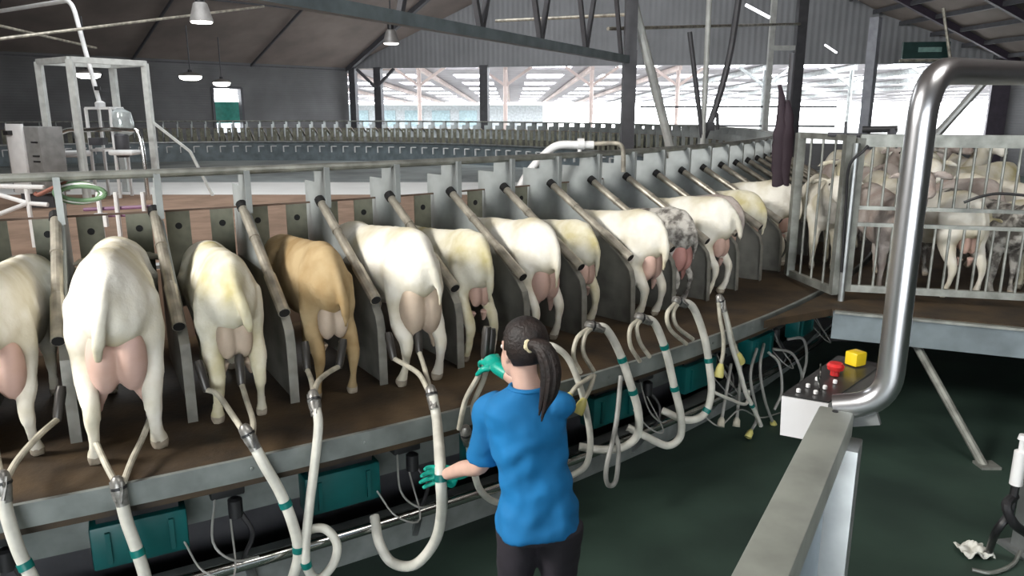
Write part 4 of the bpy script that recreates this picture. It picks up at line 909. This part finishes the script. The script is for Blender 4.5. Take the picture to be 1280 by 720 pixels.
bm = B(); tube(bm, [hd(.091, -.018, -.062), hd(.098, 0, -.062), hd(.091, .018, -.062)], [.003, .006, .003], 8); obj('lips', bm, mat('lip', (.5, .2, .18), .5), person)
# t-shirt: torso shell with sleeves
tors = V((-.28, .96, 0)).normalized(); ts = V((.96, .28, 0)).normalized()   # facing, her right
bm = B(); secs = [  # z, centre x, centre y, half width, half depth
    (.775, .104, 2.698, .170, .128), (.82, .104, 2.698, .166, .126), (.90, .100, 2.700, .152, .114), (.98, .090, 2.708, .141, .104), (1.06, .078, 2.714, .142, .104), (1.14, .066, 2.718, .150, .108),
    (1.22, .058, 2.720, .160, .110), (1.275, .054, 2.718, .165, .098), (1.315, .053, 2.712, .145, .080), (1.345, .056, 2.705, .095, .066), (1.362, .058, 2.702, .070, .060)]
seg = 40; rings = []
for z, x, y, a, d in secs:
    rg = []
    for k in range(seg):
        t = 2 * PI * k / seg; c, s_ = math.cos(t), math.sin(t); c = math.copysign(abs(c) ** .85, c); s_ = math.copysign(abs(s_) ** .85, s_)
        rg.append(bm.verts.new(V((x, y, z)) + ts * c * a + tors * s_ * d))
    rings.append(rg)
for a, b in zip(rings, rings[1:]):
    for k in range(seg): bm.faces.new((a[k], a[(k + 1) % seg], b[(k + 1) % seg], b[k]))
bm.faces.new(rings[0][::-1]); bm.faces.new(rings[-1])
tube(bm, catmull([shL + V((.04, -.005, .005)), shL + V((-.01, .01, -.03)), shL.lerp(elL, .55), shL.lerp(elL, .93)], 5), resamp([.055, .060, .062, .070], 16), 18)
tube(bm, catmull([shR + V((-.04, 0, 0)), shR + V((.005, .02, -.01)), shR.lerp(elR, .6), shR.lerp(elR, .95)], 5), resamp([.055, .055, .052, .060], 16), 18)
me = voxel(bm, 'tshirt', .008, 4)
push(me, lambda p: .022 * min(1, max(0.15, (1.38 - p.z) * 4)) * (noise.noise(V((p.x * 9 + p.z * 7, p.y * 9, p.z * 11 - p.x * 6))) * .7 + noise.noise(p * 20) * .3))
me.transform(Matrix.Translation(-person.location)); mesh_part('tshirt', me, SHIRT, person)
bm = B(); stube(bm, [V((.058, 2.702, 1.362)) + ts * .066 * math.cos(2 * PI * k / 12) + tors * .057 * math.sin(2 * PI * k / 12) for k in range(13)], .010, 4, 8); obj('collar', bm, SHIRT, person)
# trousers
bm = B()
tube(bm, catmull([V((.103, 2.70, .87)), V((.106, 2.70, .80)), V((.11, 2.70, .74))], 4), resamp([.142, .152, .14], 9), 28, flat=.74, flatdir=(0, 1, 0))
for s in (-1, 1):
    hx = V((.11 + s * .078, 2.70 - s * .012, .80)); kn = V((.10 + s * .092, 2.735, .46)); an = V((.095 + s * .092, 2.69, .07))
    tube(bm, catmull([hx, hx.lerp(kn, .35), kn, kn.lerp(an, .4) + V((0, -.015, 0)), an], 5), resamp([.095, .088, .066, .064, .056], 21), 20)
    ball(bm, hx + V((-s * .012, -.034, -.015)), (.068, .062, .08), 16)
me = voxel(bm, 'trousers', .010, 5)
push(me, lambda p: .006 * noise.noise(p * 14))
me.transform(Matrix.Translation(-person.location)); mesh_part('trousers', me, TROU, person)
for s in (-1, 1):
    an = V((.095 + s * .092, 2.69, .0)); bm = B()
    tube(bm, catmull([an + V((.01, -.07, .06)), an + V((0, 0, .055)), an + V((-.02, .08, .045)), an + V((-.045, .17, .03))], 4), resamp([.045, .052, .046, .03], 13), 14, flat=.95)
    for v in bm.verts: v.co.z = max(v.co.z, .002)
    obj('boot', bm, BLACK, person)
# hair: cap, ponytail, scrunchie
rotH = Matrix((face, fside, V((0, 0, 1)))).transposed().to_3x3()
bm = B(); bmesh.ops.create_uvsphere(bm, u_segments=40, v_segments=28, radius=1)
for v in list(bm.verts):
    c = v.co.copy(); low = -.62 if c.x < -.1 else (-.62 + (c.x + .1) * 2.2)
    if c.z < low - .1: bm.verts.remove(v); continue
for v in bm.verts:
    c = v.co; st = .003 * math.sin(40 * math.atan2(c.y, c.x + .4))
    k = 1.0 + st; v.co = hd(-.018 + c.x * .100 * k, c.y * .088 * k, .028 + c.z * .106 * k)
o = obj('hair', bm, HAIR, person); sm = o.modifiers.new('t', 'SOLIDIFY'); sm.thickness = .012; sm.offset = -1
tie = atY(664, 431, 2.62)
pt = [HC + V((.05, -.06, .03)), tie, atY(680, 437, 2.59), atY(688, 462, 2.575), atY(686, 490, 2.572), atY(678, 512, 2.580)]
bm = B(); stube(bm, pt, [.03, .022, .034, .036, .026, .006], 6, 16)
for k in range(7):
    a = 2 * PI * k / 7; off = V((math.cos(a), math.sin(a), 0)) * .017
    stube(bm, [pt[1] + off * .5, pt[2] + off * 1.2, pt[3] + off * 1.4, pt[4] + off * 1.3, pt[5] + off * .8 + V((0, 0, -.02 * (k % 3)))], [.012, .017, .017, .013, .003], 6, 8)
obj('ponytail', bm, HAIR, person)
bm = B(); dn = (pt[2] - pt[0]).normalized(); e1 = dn.orthogonal().normalized(); e2 = dn.cross(e1)
stube(bm, [tie + (e1 * math.cos(2 * PI * k / 14) + e2 * math.sin(2 * PI * k / 14)) * (.019 + .003 * (k % 2)) for k in range(15)], .010, 3, 8); obj('scrunchie', bm, mat('cream_scrunchie', (.75, .66, .42), .8), person)
# gloved hands: palm, four fingers, thumb
def hand(wrist, d, palm_n, curls, thumb_dir, name, side_=1, arm=None):
    """d: direction of the fingers; palm_n: the way the palm faces"""
    K = 1.18
    d = d.normalized(); n = (palm_n - d * palm_n.dot(d)).normalized(); t = d.cross(n).normalized() * side_
    bm = B()
    tube(bm, catmull([wrist + arm * .07, wrist + arm * .025, wrist + d * .005 * K], 4), .031, 14)
    tube(bm, [wrist - d * .005 * K, wrist, wrist + d * .012 * K, wrist + d * .045 * K, wrist + d * .085 * K], [.032, .031, .030, .042, .040], 14, flat=.6, flatdir=n)
    for i, (ln, cu) in enumerate(zip((.068, .078, .072, .056), curls)):
        b0 = wrist + (d * .080 + t * (.028 - .019 * i)) * K; p = [b0 - d * .02, b0]; ang = cu * .5; cur = b0
        fd = (d + t * (.22 - .15 * i)).normalized()
        for seg_, fr in enumerate((.45, .30, .25)):
            dd = fd * math.cos(ang) + n * math.sin(ang); cur = cur + dd * ln * fr * K; p.append(cur); ang += cu
        stube(bm, p, [.0115, .0115, .0108, .010, .008], 4, 10)
    td = thumb_dir.normalized(); b0 = wrist + (d * .022 + t * .024) * K; td0 = (t * .8 + d * .4).normalized() * .03
    stube(bm, [b0, b0 + td0, b0 + td0 + td * .032, b0 + td0 + td * .058], [.016, .0145, .012, .009], 4, 10)
    me = voxel(bm, name, .0038, 3); me.transform(Matrix.Translation(-person.location)); return mesh_part(name, me, GLOVE, person)
hL = atR(551, 597, 15.64)            # where the hose is held
wL = hL + V((.060, -.005, -.002)); wL.y -= -.04
hand(wL + V((.018, .0, .006)), V((-1, .10, -.12)), V((-.1, -1, -.05)), (.25, .35, .45, .5), V((-.5, -.7, .45)), 'glove', -1, (elL - wL).normalized())
hR = atR(609, 447, 15.50)
hand(haR + V((-.0, .0, .0)), (hR + V((0, -.01, .01)) - haR), V((.3, .2, -1)), (.5, .6, .65, .7), V((-.5, .5, -.6)), 'glove', 1, (elR - haR).normalized())

person.scale = (1.056,) * 3; person.location = (PX * 1.056, PY * 1.056, FZ)

# ================================================================== LIGHT, WORLD, CAMERA
w = bpy.data.worlds.new('World'); scene.world = w; w.use_nodes = True
bg = w.node_tree.nodes['Background']; bg.inputs['Color'].default_value = (.93, .97, 1.0, 1); bg.inputs['Strength'].default_value = 10.0
def area(name, loc, target, sx, sy, power, col=(1, .97, .92)):
    l = bpy.data.lights.new(name, 'AREA'); l.shape = 'RECTANGLE'; l.size = sx; l.size_y = sy; l.energy = power; l.color = col
    o = bpy.data.objects.new(name, l); COL.objects.link(o); o.location = loc
    o.rotation_euler = (Vector(target) - Vector(loc)).to_track_quat('-Z', 'Y').to_euler(); return o
area('added_key_light', (-8.0, 0.0, 6.5), (-1.5, 4.0, 1.2), 3, 2.0, 1500)  # unseen key light added to brighten the left sides of the ewes
area('added_fill_right', (3.5, 1.0, 7.5), (2.5, 6.0, 1.0), 4, 2.0, 200)  # added fill light towards the pen, the roof is closed here
area('added_fill_centre', (-6, 15, 7.5), (-6, 15.5, 0), 6, 6, 560, (.95, .98, 1))  # added fill light over the rotary centre, no roof opening behind it
area('added_fill_gable', (-2, 24, 8.5), (4, 36, 5), 12, 3, 850, (.95, .98, 1))  # light added to brighten the gable wall, no fitting belongs to it
cam = bpy.data.cameras.new('Camera'); co = bpy.data.objects.new('Camera', cam); COL.objects.link(co)
cam.sensor_width = 36; cam.lens = 36 * F / 1280; cam.clip_end = 500; cam.clip_start = .05
co.location = (0, 0, EYE); co.rotation_euler = (PI / 2 - PITCH, 0, 0); scene.camera = co
vs_ = scene.view_settings; vs_.view_transform = 'Standard'; vs_.look = 'None'; vs_.exposure = 0.0; vs_.gamma = 1.0; vs_.use_curve_mapping = False
scene.cycles.max_bounces = 6; scene.cycles.diffuse_bounces = 3; scene.cycles.sample_clamp_indirect = 6

bpy.data.scenes.remove(TMP)
